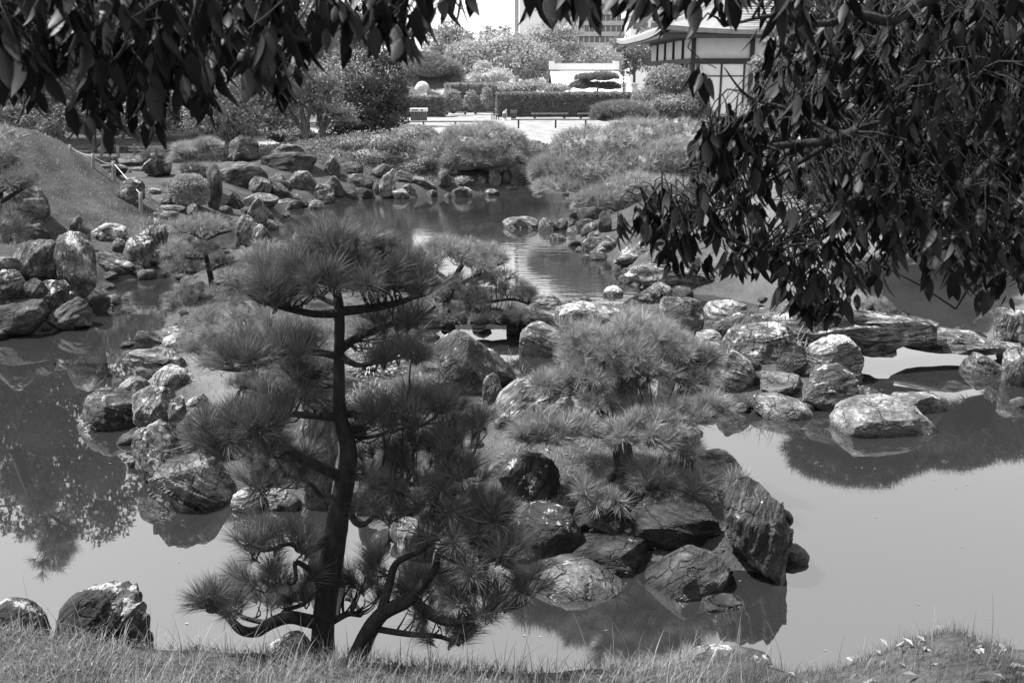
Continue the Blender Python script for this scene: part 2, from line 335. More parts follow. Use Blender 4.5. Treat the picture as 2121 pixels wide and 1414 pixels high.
def water_material():
    m = bpy.data.materials.new('water'); m.use_nodes = True; n = m.node_tree.nodes; L = m.node_tree.links; b = n['Principled BSDF']
    b.inputs['Base Color'].default_value = g(0.014); b.inputs['Roughness'].default_value = 0.015; b.inputs['IOR'].default_value = 2.8; b.inputs['Specular IOR Level'].default_value = 0.5
    tc = n.new('ShaderNodeTexCoord'); mp = n.new('ShaderNodeMapping'); mp.inputs['Scale'].default_value = (0.55, 1.5, 1); L.new(tc.outputs['Object'], mp.inputs[0])
    a = n.new('ShaderNodeTexNoise'); a.inputs['Scale'].default_value = 3.2; a.inputs['Detail'].default_value = 3; a.inputs['Roughness'].default_value = 0.5; L.new(mp.outputs[0], a.inputs['Vector'])
    sp_ = n.new('ShaderNodeSeparateXYZ'); L.new(tc.outputs['Object'], sp_.inputs[0])
    r = n.new('ShaderNodeMapRange'); r.interpolation_type = 'SMOOTHSTEP'; L.new(sp_.outputs[1], r.inputs[0]); r.inputs[1].default_value = 13; r.inputs[2].default_value = 19; r.inputs[3].default_value = 0.035; r.inputs[4].default_value = 1.0
    c = n.new('ShaderNodeTexNoise'); c.inputs['Scale'].default_value = 0.35; L.new(tc.outputs['Object'], c.inputs['Vector'])
    r2 = n.new('ShaderNodeMapRange'); L.new(c.outputs[0], r2.inputs[0]); r2.inputs[1].default_value = 0.35; r2.inputs[2].default_value = 0.6; r2.inputs[3].default_value = 0.25; r2.inputs[4].default_value = 1
    mu = n.new('ShaderNodeMath'); mu.operation = 'MULTIPLY'; L.new(r.outputs[0], mu.inputs[0]); L.new(r2.outputs[0], mu.inputs[1])
    mu2 = n.new('ShaderNodeMath'); mu2.operation = 'MULTIPLY'; mu2.inputs[1].default_value = 0.32; L.new(mu.outputs[0], mu2.inputs[0])
    bp = n.new('ShaderNodeBump'); bp.inputs['Distance'].default_value = 0.02; L.new(mu2.outputs[0], bp.inputs['Strength']); L.new(a.outputs[0], bp.inputs['Height'])
    L.new(bp.outputs[0], b.inputs['Normal']); return m
M['water'] = water_material()
wx = np.linspace(-17, 17, 12); wy = np.linspace(4.9, 36, 12); WX, WY = np.meshgrid(wx, wy); wi = np.arange(144).reshape(12, 12)
wo = link('pond_water', npmesh('pond_water', np.stack([WX.ravel(), WY.ravel(), 0*WX.ravel()], 1), np.stack([wi[:-1, :-1], wi[:-1, 1:], wi[1:, 1:], wi[1:, :-1]], -1).reshape(-1, 4), M['water']))
tag(wo, kind='structure')

# ---------------------------------------------------------------- rocks
def ico(sub):
    import bmesh
    bm = bmesh.new(); bmesh.ops.create_icosphere(bm, subdivisions=sub, radius=1.0)
    V = np.array([v.co[:] for v in bm.verts]); Fc = np.array([[v.index for v in f.verts] for f in bm.faces]); bm.free()
    return V / np.linalg.norm(V, axis=1)[:, None], Fc
ICO = {s: ico(s) for s in (3, 4, 5, 6)}
PRE = {'round': [(0,.6),(.08,.3),(.3,.06),(.6,0),(.85,.2),(1,.58),(.95,.92),(.5,1),(.05,.95)],
       'block': [(.02,.2),(.12,.03),(.55,0),(.92,.07),(1,.3),(.98,.95),(.5,1),(0,.95)],
       'tilt': [(0,.45),(.45,.02),(.6,0),(1,.55),(.97,.8),(.6,1),(.3,1),(.05,.7)],
       'upright': [(.1,.3),(.25,.05),(.5,0),(.8,.1),(.95,.5),(1,.98),(.5,1),(0,.98)],
       'peak': [(0,.95),(.2,.5),(.45,0),(.6,.08),(.85,.5),(1,.95),(.5,1)],
       'peakL': [(0,.9),(.1,.35),(.25,0),(.42,.12),(.75,.45),(1,.95),(.5,1)],
       'peakR': [(0,.95),(.3,.45),(.62,.05),(.78,0),(.95,.4),(1,.92),(.5,1)],
       'flat': [(0,.6),(.1,.2),(.35,.05),(.7,0),(.93,.2),(1,.6),(.85,.95),(.5,1),(.1,.9)],
       'wR': [(0,.9),(.02,.3),(.15,0),(.4,.1),(.75,.5),(1,.92),(.6,1),(.2,1)],
       'wL': [(1,.9),(.98,.3),(.85,0),(.6,.1),(.25,.5),(0,.92),(.4,1),(.8,1)]}
ROCKN = 0
def rock(label, geo, ang=0, tone=.4, lich=.2, streak=.6, z=0.0, Yc=None, D=0.8, sub=5, rough=1.0, cuts=10, tip=0.25, name='rock', cat='rock', group='rocks around the garden pond', parent=None):
    """geo: (x0,y0,x1,y1,preset) or an outline in photo pixels; becomes a full body with its own depth.
    ang: lean of the layers (degrees from horizontal, + rises to the right); D depth/width"""
    global ROCKN; ROCKN += 1; rs = np.random.default_rng(100 + ROCKN)
    streak = streak*[.35, .75, 1.0, 1.15][(ROCKN*7) % 4 if ROCKN % 3 else 2]
    if len(geo) == 5 and isinstance(geo[4], str):
        x0, y0, x1, y1, pre = geo; poly = [(x0 + (x1-x0)*a, y0 + (y1-y0)*b) for a, b in PRE[pre]]
    else: poly = list(geo)
    px = np.array(poly, float); cx = (px[:, 0].min() + px[:, 0].max())/2; yb = px[:, 1].max()
    if Yc is None or (Yc > 6 and z != .3): Yc = meet(min(max(cx, 8), 2113), yb)
    wid = (px[:, 0].max() - px[:, 0].min()) * mpp(cx, yb, Yc); hei = (yb - px[:, 1].min()) * mpp(cx, yb, Yc)
    dep = 0.5 * D * min(wid, 1.5*hei + 0.3)
    Yr = Yc + dep*0.8
    c2 = np.array([at_y(a, b, Yr) for a, b in poly])            # on the upright plane through the middle of the rock
    C = np.array([(c2[:, 0].min()+c2[:, 0].max())/2, Yr, (c2[:, 2].min()+c2[:, 2].max())/2])
    u = c2[:, 0] - C[0]; v = c2[:, 2] - C[2]
    n = 180; th = np.linspace(-math.pi, math.pi, n, endpoint=False); Rt = np.full(n, 1e-3)
    for k, t in enumerate(th):
        d = np.array([math.cos(t), math.sin(t)])
        for i in range(len(u)):
            a = np.array([u[i], v[i]]); b = np.array([u[(i+1) % len(u)], v[(i+1) % len(u)]]); e = b - a
            den = d[0]*e[1] - d[1]*e[0]
            if abs(den) < 1e-12: continue
            s = (a[0]*e[1] - a[1]*e[0])/den; q = (a[0]*d[1] - a[1]*d[0])/den
            if s > 0 and -1e-6 <= q <= 1+1e-6: Rt[k] = max(Rt[k], s)
    kk = 5; Rt = sum(np.roll(Rt, j) for j in range(-kk//2, kk//2+1))/(2*(kk//2)+2 if kk % 2 == 0 else 6)
    if sub == 3: pass
    V, Fc = ICO[sub]
    rho = np.hypot(V[:, 0], V[:, 2]); ang_ = np.arctan2(V[:, 2], V[:, 0]); Rv = np.interp(ang_, np.append(th, math.pi), np.append(Rt, Rt[0]))
    re = rho**0.62; we = np.sign(V[:, 1])*np.abs(V[:, 1])**0.8
    P = np.stack([np.cos(ang_)*Rv*re, we*dep, np.sin(ang_)*Rv*re], 1)
    S = max(wid, hei)
    for k in range(cuts):                                       # cleaved faces, mostly to the front and top
        nn = rs.normal(size=3)*np.array([.7, .8, .6]) + np.array([0, -.5, .35]); nn /= np.linalg.norm(nn)
        pr = P @ nn; o = np.quantile(pr, .995) * rs.uniform(.66, .92); ex = np.maximum(pr - o, 0); P = P - ex[:, None]*nn*0.92
    a = R(ang); rx = R(rs.uniform(-25, 10))
    Ml = np.array(Matrix.Rotation(-a, 3, 'Y') @ Matrix.Rotation(rx, 3, 'X'))      # local Z = across the layers
    Lc = P @ Ml                                                  # into the layer frame
    sd = rs.uniform(0, 50, 3)
    N = P / (np.linalg.norm(P, axis=1)[:, None] + 1e-9)
    q = Lc / S
    lay = fbm(np.stack([q[:, 0]*1.1, q[:, 1]*1.1, q[:, 2]*11 + 0.8*pnoise(q*2+sd)], 1) + sd, 3, .55)
    rdg = lambda f, k_: 1 - 2.2*np.abs(pnoise(q*f + sd*k_))
    dsp = S*rough*(0.055*fbm(q*1.9 + sd, 2) + 0.034*rdg(2.7, 3) + 0.020*rdg(6.1, 1) + 0.010*fbm(q*13 + sd, 3, .6) - 0.05*np.clip(pnoise(q*4.2 + sd*2) - .16, 0, 1))
    wq = q + .06*np.stack([pnoise(q*3+sd), pnoise(q*3.3+sd*2), pnoise(q*2.7+sd*3)], 1); stp = wq[:, 2]*rs.uniform(6, 10) + .5*pnoise(q*1.3 + sd); fr = stp - np.floor(stp)
    msk = np.clip(.5 + 2*pnoise(q*1.6 + sd*4), 0, 1)
    dsp += S*rough*streak*(0.034*(fr**2.5 - .3)*msk + 0.012*lay)
    P = P + N*dsp[:, None]
    for c_, w_ in ((0, u), (2, v)):                              # keep the size it was measured at
        m_ = (w_.max()+w_.min())/2; k_ = (w_.max()-w_.min())/max(np.ptp(P[:, c_]), 1e-6); P[:, c_] = (P[:, c_] - (P[:, c_].max()+P[:, c_].min())/2)*k_ + m_
    # foot: sink under the water or into the ground
    gl = hz(C[0], C[1]); foot = (min(gl, 0) if z <= 0.001 and Yc < 40 and gl < 0.05 else gl) - 0.12 - C[2]
    lo = P[:, 2].min()
    if foot < lo and lo < 0: P[:, 2] = np.where(P[:, 2] < 0, P[:, 2]*(1 + (foot/lo - 1)*np.clip(-P[:, 2]/(-lo), 0, 1)), P[:, 2])
    o = link(name, npmesh(name, P @ Ml, Fc, M['rock'], False), parent)
    o.matrix_world = Matrix.Translation(C) @ Matrix(Ml.tolist()).to_4x4()
    o.color = (tone, lich, streak, 1)
    if parent is None: tag(o, label, cat, group)
    elif label: o['label'] = label
    return o
U = 'upright'
# --- left bank
rock('dark smooth rounded boulder sitting in the water at the far left', [(-20,690),(0,655),(22,632),(50,620),(80,625),(98,660),(102,690),(60,697)], 12, .13, .08, .35, sub=5)
rock('lumpy grey boulder with coarse ridges between the dark boulder and a small ridged rock', [(100,672),(108,648),(150,616),(172,618),(186,648),(180,668),(120,684)], 38, .38, .2, .8, sub=5)
rock('small ridged rock at the water edge, right of the lumpy grey boulder', [(184,640),(192,618),(207,610),(225,615),(229,632),(205,652)], 30, .35, .15, .9)
rock('dark rock with white lichen spots leaning behind the lumpy boulder', [(78,645),(82,592),(100,580),(122,584),(138,610),(132,645),(100,660)], 75, .22, .55, .8, z=.05)
rock('big pale pitted boulder cut by the left frame edge', [(-40,600),(0,555),(30,560),(46,585),(46,630),(10,660),(-30,660)], 20, .5, .6, .5, Yc=15.2)
rock('dark wedge rock leaning between the pitted boulder and the spotted rock', [(38,650),(48,600),(70,576),(90,578),(84,610),(60,640)], 50, .2, .15, .8, Yc=15.4)
rock('low rough rock beside the dark boulder at the frame edge', [(-10,660),(0,625),(25,630),(44,622),(40,650),(10,690)], 40, .3, .3, .8, Yc=14.4)
rock('tall standing stone with black and white streaks on the left shore', [(117,575),(118,510),(124,480),(140,478),(165,490),(192,530),(196,560),(194,618),(150,624),(130,600)], 86, .5, .55, 1.1, z=.0, sub=5, D=.6)
rock('pointed stone peeping over the streaked standing stone', [(146,520),(150,470),(160,446),(172,455),(186,490),(190,520)], 82, .4, .4, 1.1, Yc=18.0, D=.5)
rock('thick flat topped block with a slanted pale top, left of the standing stone', [(28,530),(45,506),(75,498),(115,500),(120,560),(124,588),(95,588),(60,575)], 72, .32, .3, .9, Yc=16.4, D=.9, sub=5)
rock('smooth pale rounded rock on the bank at the left edge', [(-30,580),(-20,545),(10,530),(35,532),(52,550),(50,570),(20,582)], 5, .42, .1, .3, Yc=16.2)
rock('long slab with slanting pale stripes lying against the left shore', [(192,560),(195,525),(222,520),(245,530),(282,550),(275,563),(240,576),(196,578)], -28, .42, .3, 1.1, D=.7, sub=5)
rock('dark dome shaped stone at the inner corner of the left shore', [(257,577),(268,558),(285,547),(300,550),(318,572),(316,578)], 0, .12, .05, .3)
rock('squat stone pillar with a pale crusted top beside the dark dome stone', [(256,555),(258,500),(270,488),(300,486),(316,500),(318,558),(290,562)], 84, .3, .45, .9, Yc=18.6)
rock('grey stone pillar with dark vertical stripes below the stepping stones', [(292,520),(293,460),(305,448),(335,450),(346,470),(344,510),(335,524)], 86, .42, .35, 1.2, Yc=19.4)
rock('rough pale crumbling rock in the foot of the grassy slope', (190,462,262,502,'flat'), 15, .5, .6, .7, Yc=18.6)
rock('small dark stone under the crumbling rock on the slope', (232,492,262,525,'round'), 20, .28, .4, .6, Yc=18.3)
rock('broad pale rounded rock on the grass slope by the left edge', [(-20,470),(-10,400),(30,382),(62,380),(88,410),(100,440),(98,465),(60,475),(10,478)], -12, .5, .25, .6, Yc=17.3, D=1.0, sub=5)
rock('dark layered rock under the broad pale slope rock', (35,455,98,504,'block'), -15, .15, .1, .9, Yc=16.8)
rock('small white stone behind the small left pine', (318,518,345,562,'round'), 80, .6, .4, .6, Yc=18)
rock('little grey stone wedged at the foot of the streaked standing stone', (134,604,153,626,'block'), 40, .4, .3, .6)
rock('tiny pale stone touching the ridged rock in the water', (224,630,236,641,'round'), 0, .6, .1, .2, sub=3)
rock('mossy boulder with a pale top beside the rope fence', [(243,405),(248,380),(262,366),(285,370),(296,385),(294,410),(280,422),(262,418)], 25, .38, .4, .8, Yc=24.5)
# --- stepping stones of the path (flat slabs)
for k, (x0, y0, x1, y1, Yp, t, lb) in enumerate([(302,438,366,454,21.6,.75,'wide white step nearest the pond on the garden path'), (310,425,383,438,22.8,.55,'wide pale step, second from the pond on the path'), (303,404,356,425,24.0,.5,'thick double layered step beside the clipped drum bush'),
        (296,390,335,404,25.6,.55,'narrow pale step level with the mossy boulder'), (196,341,262,360,29,.42,'flat paving slab beside the middle rope post'), (240,348,270,362,28.2,.6,'triangular white paving slab right of the rope post'),
        (270,347,300,356,29.5,.5,'small flat stone on the path below the tufted stump'), (190,323,240,340,31.5,.3,'dark low step under the rope'), (205,300,262,318,34.5,.75,'bright flat slab at the top of the path'), (245,322,305,345,30.5,.32,'shaggy layered step under the hanging leaves')]):
    rock(lb, (x0, y0, x1, y1, 'flat'), 2, t, .2, .6, Yc=Yp, D=1.1, rough=.5, name='stepping_stone', cat='stepping stone', group='stepping stones of the garden path')
# --- far left bank, the rockery under the trees
FB = [('tall craggy layered rock standing highest in the rockery', (458,279,536,335,'peakR'), 15, .28, .2, 1.0, 31.5), ('huge dark layered block below the craggy rock', (456,335,554,390,'block'), 6, .3, .25, 1.0, 28.5),
 ('rounded streaky stone leaning under the huge layered block', (514,365,561,404,'round'), 60, .4, .4, .9, 27.4), ('pale ridged rock right of the huge layered block', (553,359,601,393,'peak'), 25, .45, .35, .9, 28.6),
 ('large rounded rock with a pale shoulder in mid rockery', (598,354,657,396,'peak'), -45, .45, .35, .9, 28.8), ('knobbly rock with white crust at the rockery foot', (633,381,694,423,'round'), 20, .5, .6, .8, None),
 ('flat bright white stone at the waterline of the rockery', (573,411,628,434,'flat'), 3, .7, .3, .4, None), ('little pyramid stone in the water by the white flat stone', (636,413,674,434,'peak'), 30, .5, .3, .6, None),
 ('low dark flat rock behind the fin shaped stone', (500,400,577,427,'flat'), 4, .3, .25, .8, 26.6), ('dark rock behind the bright white stone', (602,401,646,429,'wR'), -20, .25, .2, .8, 27.2),
 ('slanting striped stone in the middle of the rockery', (560,376,600,411,'wR'), -50, .36, .2, 1.0, 27.6), ('small upright pointed stone under the leaning trees', (670,322,706,370,'peak'), 70, .38, .3, .8, 30.0),
 ('wide flat faced dark block at the back of the cove', (706,359,774,393,'block'), 5, .25, .15, .5, 29.2), ('tall pale twin topped standing stone on the far shore', [(786,408),(787,375),(790,352),(800,350),(804,358),(812,350),(818,356),(820,385),(818,412)], 88, .62, .3, .9, None),
 ('white squat stone beside the pale standing stone', (813,391,847,413,'block'), 80, .68, .3, .5, None), ('rounded grey rock right of the pale standing stone', (826,379,862,407,'round'), 20, .42, .3, .7, 28.8),
 ('small black block in front of the flat faced block', (735,388,772,413,'block'), 5, .12, .1, .5, None), ('narrow grey stone between black block and standing stone', (772,373,788,408,U), 80, .36, .3, .6, None),
 ('long streaked rock lying aslant on the far shore', (852,366,908,399,'wR'), -25, .42, .4, 1.2, 28.8), ('dark slanting rock above the long streaked rock', (815,352,860,380,'wR'), -20, .2, .2, 1.0, 29.8),
 ('dark tumbled rock in the cove behind the knobbly rock', (664,364,714,408,'peak'), -30, .2, .15, .8, 28.4), ('small round stone in the shallows under the streaked rock', (882,393,906,409,'round'), 0, .45, .4, .4, None),
 ('small dark round stone at the foot of the driftwood stump', (453,425,482,446,'round'), 10, .28, .2, .6, None), ('dark slanting rock left of the fin shaped stone', (470,399,510,434,'peakL'), -50, .2, .15, .9, 26.0),
 ('dark broad hump of rock under the leaning tree', (540,315,655,360,'flat'), 8, .14, .1, .9, 31.0), ('rounded rock with pale top behind the dark hump', (563,299,628,327,'flat'), 8, .34, .25, .8, 33.0),
 ('low dark rock behind the upright pointed stone', (700,335,750,362,'flat'), 5, .2, .1, .6, 31.5), ('dark column rock beside the far dome pine', (905,350,937,396,U), 86, .25, .2, .9, 28.8),
 ('slanted pale block below the far dome pine', [(936,372),(940,364),(975,363),(982,372),(985,386),(965,390),(950,390)], -35, .42, .2, 1.0, None), ('small split grey rock right of the slanted pale block', (984,364,1012,387,'peak'), 30, .42, .2, .6, 29.0),
 ('upright stone with a pale face under the dome pine', [(1011,390),(1011,350),(1017,346),(1036,362),(1039,392)], 85, .42, .2, .8, None), ('dark narrow rock right of the upright pale faced stone', (1038,351,1058,385,U), 70, .22, .2, .6, 29.2),
 ('leaning dark rock at the right end of the far shore', (1050,350,1088,395,'peakR'), 50, .25, .35, .9, None), ('grainy rounded rock at the waterline below the slanted block', (934,386,979,409,'round'), 10, .42, .35, .6, None),
 ('low striped stone at the waterline below the upright stone', (1003,391,1034,406,'round'), -10, .5, .3, .9, None), ('low layered stone at the right of the far waterline', (1035,385,1076,399,'flat'), 3, .5, .3, .8, None),
 ('thin flat stone among the far shore rocks', (972,392,1002,402,'flat'), 2, .4, .1, .6, None), ('thin slab resting above the thin flat stone', (987,383,1020,394,'flat'), -4, .35, .1, .7, 29.2), ('pebble sized pale stone in the far shallows', (920,400,935,412,'round'), 0, .5, .2, .3, None),
 ('arched dark rock hidden under the dome pine', (1012,326,1082,356,'flat'), -12, .2, .1, .8, 30.5), ('small stone in the water left of the right bank pines', (1100,391,1127,401,'flat'), 0, .5, .2, .4, None), ('tiny white stone in the far water', (1162,397,1180,406,'round'), 0, .65, .1, .2, None),
 ('dark low shore rock between the cove and the standing stone', (700,392,738,414,'flat'), 5, .22, .15, .6, None), ('brown rounded rock between the azalea and the far shore', (770,338,815,372,'round'), 8, .3, .1, .5, 30.0), ('pale low rock under the azalea bushes', (842,340,882,364,'flat'), 6, .5, .4, .6, 30.4)]
for lb, geo, an, t, li, st, yy in FB: rock(lb, geo, an, t, li, st, Yc=yy, sub=4)
rock('fin shaped pale stone rising from the far left water', [(510,461),(517,440),(530,418),(541,408),(552,418),(558,432),(559,455),(556,466)], 70, .55, .2, .5, D=.6)
rock('weathered driftwood like stone beside the drum bush', [(432,438),(431,380),(433,345),(445,338),(455,352),(457,385),(462,410),(455,438)], 84, .28, .2, 1.3, Yc=25.5, D=.7)
rock('stone with a shaggy mossy crown near the path posts', [(296,350),(305,325),(325,312),(352,318),(356,340),(350,365),(335,368),(318,362)], 80, .3, .2, 1.3, Yc=27.2, D=.7)
rock('pale pillar fragment at the shore below the drum bush', (385,422,412,450,U), 80, .6, .3, .6, Yc=21.0)
rock('pale split boulder on the point behind the small pine', [(490,512),(492,470),(502,444),(518,450),(530,470),(534,512)], 65, .62, .4, .7, Yc=19.5)
rock('grey striped boulder right of the pale split boulder', [(524,512),(526,475),(540,464),(556,468),(564,490),(562,520),(540,525)], 70, .45, .3, 1.1, Yc=19.8)
rock('white jagged tip of rock behind the tall pine', (598,481,626,520,'peak'), 75, .75, .4, .6)
# --- right bank
RB = [('low white flat rock out in the pond', (1040,449,1116,475,'flat'), 4, .85, .2, .6, None), ('tilted block with diagonal stripes next to the white flat rock', (1114,451,1162,479,'wR'), -55, .36, .2, 1.3, None),
 ('dark rounded rock behind the tilted striped block', (1150,452,1182,478,'round'), -60, .28, .1, 1.0, None), ('short upright grey stone at the right bank corner', (1176,452,1195,481,U), 80, .36, .1, .5, None),
 ('dark boulder under the right bank pine', (1192,452,1240,482,'round'), 10, .12, .05, .5, None), ('dark stacked rock above the dark boulder on the right bank', (1195,428,1247,458,'flat'), 8, .14, .1, .7, 22.8), ('dark upright block at the foot of the right bank pine', (1238,436,1268,482,U), 85, .2, .1, .6, 21.6),
 ('small striped stone alone in the glittering water', (1138,484,1176,499,'wR'), -60, .36, .2, 1.2, None), ('small square rock at the edge of the bright water', (1204,490,1250,527,'block'), 25, .5, .3, .8, None),
 ('upright tilted block with fine dark stripes', [(1244,505),(1262,488),(1280,500),(1290,512),(1272,524),(1250,516)], -50, .36, .1, 1.5, 18.6), ('pale striated slab rising from the water under the striped block', (1222,504,1282,532,'peak'), 30, .62, .2, 1.0, None),
 ('broad pale striated boulder behind the log shaped rock', (1268,508,1345,550,'peak'), 25, .6, .3, 1.0, None), ('white speckled stone alone in mid pond', (1245,592,1291,613,'round'), 0, .62, .5, .4, None),
 ('pale rock under the drooping leaf cluster', (1305,494,1368,525,'peak'), 20, .62, .2, .8, 18.9), ('rounded pale rock behind the log shaped rock', (1340,510,1390,548,'round'), 15, .5, .3, .7, 18.0)]
for lb, geo, an, t, li, st, yy in RB: rock(lb, geo, an, t, li, st, Yc=yy, sub=4)
rock('long log shaped rock with a pale top lying at the waterline', [(1291,575),(1293,552),(1305,547),(1400,553),(1500,572),(1502,606),(1410,603),(1330,592),(1300,584)], -6, .46, .3, 1.2, D=.35, sub=5, cuts=3)
rock('rounded triangular stone with fine stripes in front of the log shaped rock', [(1321,618),(1328,610),(1350,598),(1362,584),(1374,583),(1388,600),(1392,618),(1382,629),(1350,629)], -62, .42, .1, 1.4, D=.8)
# --- peninsula in mid pond
PB = [('layered flat rock with a pale top behind the middle pine', [(1088,655),(1090,620),(1115,606),(1150,612),(1166,635),(1160,657),(1130,660)], 3, .5, .25, 1.1, None), ('wide pitted pale rock slab behind the middle pine', [(1146,672),(1160,645),(1195,625),(1250,628),(1288,640),(1286,668),(1240,678),(1170,680)], 5, .6, .6, .6, None),
 ('small dark rock standing in the channel', (1048,662,1090,694,'block'), 10, .2, .2, .6, None), ('big angular rock with a pale edge in the channel', [(1076,730),(1074,690),(1090,668),(1120,672),(1165,700),(1178,728),(1160,742),(1110,742)], -22, .4, .3, .8, None),
 ('tall pitted boulder with a dark right side behind the middle pine', [(1362,690),(1366,640),(1385,618),(1425,614),(1452,630),(1459,660),(1456,695),(1410,705)], 20, .48, .45, .5, 14.2), ('low pale rock with diagonal stripes beside the tall pitted boulder', (1458,622,1550,662,'flat'), -12, .6, .2, 1.3, 15.6),
 ('stack of small pale slabs right of the middle pine', (1440,684,1498,710,'flat'), 3, .6, .3, .9, 13.6), ('lumpy pale rock in front of the slab stack', [(1428,772),(1430,730),(1450,708),(1490,712),(1502,745),(1490,780),(1450,782)], 15, .5, .55, .6, 12.4),
 ('angular boulder with a dark hollow in its face', [(1466,800),(1470,770),(1486,728),(1510,724),(1560,752),(1576,785),(1570,812),(1530,822)], -28, .42, .35, .8, 11.9), ('square topped grey stone between two bigger boulders', (1572,772,1662,828,'block'), 10, .34, .2, .8, None),
 ('large boulder marbled white on its left side', [(1656,825),(1660,795),(1690,768),(1740,756),(1762,775),(1776,830),(1750,850),(1690,842)], 22, .48, .45, .6, None), ('rough pale boulder supporting the left end of the stone bridge', (1668,695,1784,768,'block'), 8, .52, .65, .7, 12.6),
 ('low pointed rock in the water in front of the square topped stone', [(1555,835),(1570,820),(1610,820),(1660,842),(1692,868),(1640,874),(1580,862)], -12, .46, .3, .9, None), ('half sunk pitted rock behind the large pale faceted rock', (1848,814,1954,860,'flat'), -8, .6, .35, .6, None),
 ('low rock under the right end of the stone bridge', (1986,733,2076,780,'peak'), -20, .32, .15, .8, None), ('round pale boulder at the right frame edge', (2081,720,2140,802,'block'), 80, .5, .35, .8, None), ('small pale rock in the right water', (2090,822,2127,847,'round'), 0, .5, .2, .4, None),
 ('round smooth boulder right of the middle pine branches', (1398,768,1467,818,'round'), 10, .42, .2, .4, 11.6), ('broad pale lichen covered rock behind the grass tuft', (1500,668,1670,752,'flat'), 5, .38, .5, .4, 12.9), ('small angular stone between the pointed rock and marbled boulder', (1645,823,1671,838,'flat'), 10, .5, .2, .5, None),
 ('small round stone left of the pointed rock', (1518,835,1556,860,'round'), 0, .42, .1, .3, None), ('little round stone beside the angular boulder', (1453,776,1468,797,'round'), 0, .45, .1, .3, 12.0), ('dark block standing in for the shade in the hollow behind the marbled boulder', (1610,730,1672,780,'block'), 10, .12, .1, .5, 12.5),  # the dark block in the hollow stands in for the shade there
 ('standing block with a pale face at the right end of the bridge', (2060,640,2130,722,'block'), 80, .5, .4, .8, 13.6), ('thin dark stone ledge at the left foot of the bridge', (1468,660,1515,700,'wL'), 30, .22, .2, .8, 14.0)]
for lb, geo, an, t, li, st, yy in PB: rock(lb, geo, an, t, li, st, Yc=yy, sub=5)
rock('large pale faceted rock alone in the right water', [(1725,868),(1738,855),(1775,838),(1800,824),(1850,822),(1900,838),(1932,862),(1954,888),(1940,902),(1840,906),(1790,893)], -10, .62, .15, .35, sub=6, D=.75, cuts=9)
# stone bridge of two natural slabs
br = thing('stone_bridge', 'natural stone slab bridge crossing the channel at right', 'bridge', at_y(1850, 700, 13.3))
def brslab(lb, poly, an, t, Yc, D):
    o = rock(lb, poly, an, t, .3, 1.3, z=.3, Yc=Yc, D=D, sub=5, name='slab', rough=.8, cuts=4, parent=None)
    mw = o.matrix_world.copy(); o.parent = br; o.matrix_parent_inverse = Matrix.Translation(-Vector(br.location))
    for k in ('category', 'group', 'label'):
        if k in o.keys(): del o[k]
    # keep the underside clear of the water
    me = o.data; co = np.empty(len(me.vertices)*3, np.float32); me.vertices.foreach_get('co', co); co = co.reshape(-1, 3)
    W = np.array(mw); pw = co @ W[:3, :3].T + W[:3, 3]; s = sstep(-.9, .9, (pw[:, 0] - pw[:, 0].mean())/(np.ptp(pw[:, 0])/2))
    pw[:, 2] = np.maximum(pw[:, 2], 0.16 + 0.04*pnoise(pw*3)); co = (pw - W[:3, 3]) @ W[:3, :3]
    me.vertices.foreach_set('co', co.astype(np.float32).ravel()); me.update()
    return o
brslab('', [(1500,668),(1560,652),(1680,630),(1800,626),(1900,648),(1948,688),(1900,702),(1850,708),(1785,728),(1700,708),(1600,690)], 2, .42, 12.6, .45)
brslab('', [(1850,692),(1920,676),(2040,698),(2121,712),(2185,716),(2185,758),(2050,745),(1930,730),(1860,714)], -4, .3, 12.9, .45)
# flat slab bridge behind the tall pine
fb = thing('plank_bridge', 'thin flat stone slab bridge spanning the narrow channel behind the tall pine', 'bridge', at_y(980, 663, 14.6))
def slab_box(P0, P1, wd, th_, seed):
    n = 60; t = np.linspace(0, 1, n)[:, None]; A = P0*(1-t) + P1*t; k = 10; V = []
    for i in range(n):
        a = np.arange(k)*2*math.pi/k; yy = np.sign(np.cos(a))*np.abs(np.cos(a))**.4*wd/2; zz = np.sign(np.sin(a))*np.abs(np.sin(a))**.4*th_/2
        q = np.stack([np.full(k, A[i, 0]), A[i, 1]+yy, A[i, 2]+zz], 1); q += 0.03*np.stack([0*a, pnoise(q*4+seed), pnoise(q*5+seed+9)], 1); V.append(q)
    i = np.arange(n-1)[:, None]*k; j = np.arange(k)[None]; q = np.stack([i+j, i+k+j, i+k+(j+1) % k, i+(j+1) % k], -1).reshape(-1, 4)
    V = np.concatenate(V); return V, np.concatenate([q, [[0, 1, 2, 3], [0, 3, 4, 5], [0, 5, 6, 7], [0, 7, 8, 9]], (n-1)*k + np.array([[0, 3, 2, 1], [0, 5, 4, 3], [0, 7, 6, 5], [0, 9, 8, 7]])])
b0 = at_y(800, 655, 14.6); b1 = at_y(1150, 659, 14.6)
for s, (a, b) in enumerate(((0, .48), (.5, 1))):
    o = part('slab', slab_box(b0*(1-a)+b1*a, b0*(1-b)+b1*b, .55, .13, s*7), M['rock'], fb, True); o.color = (.3, .25, .8, 1)
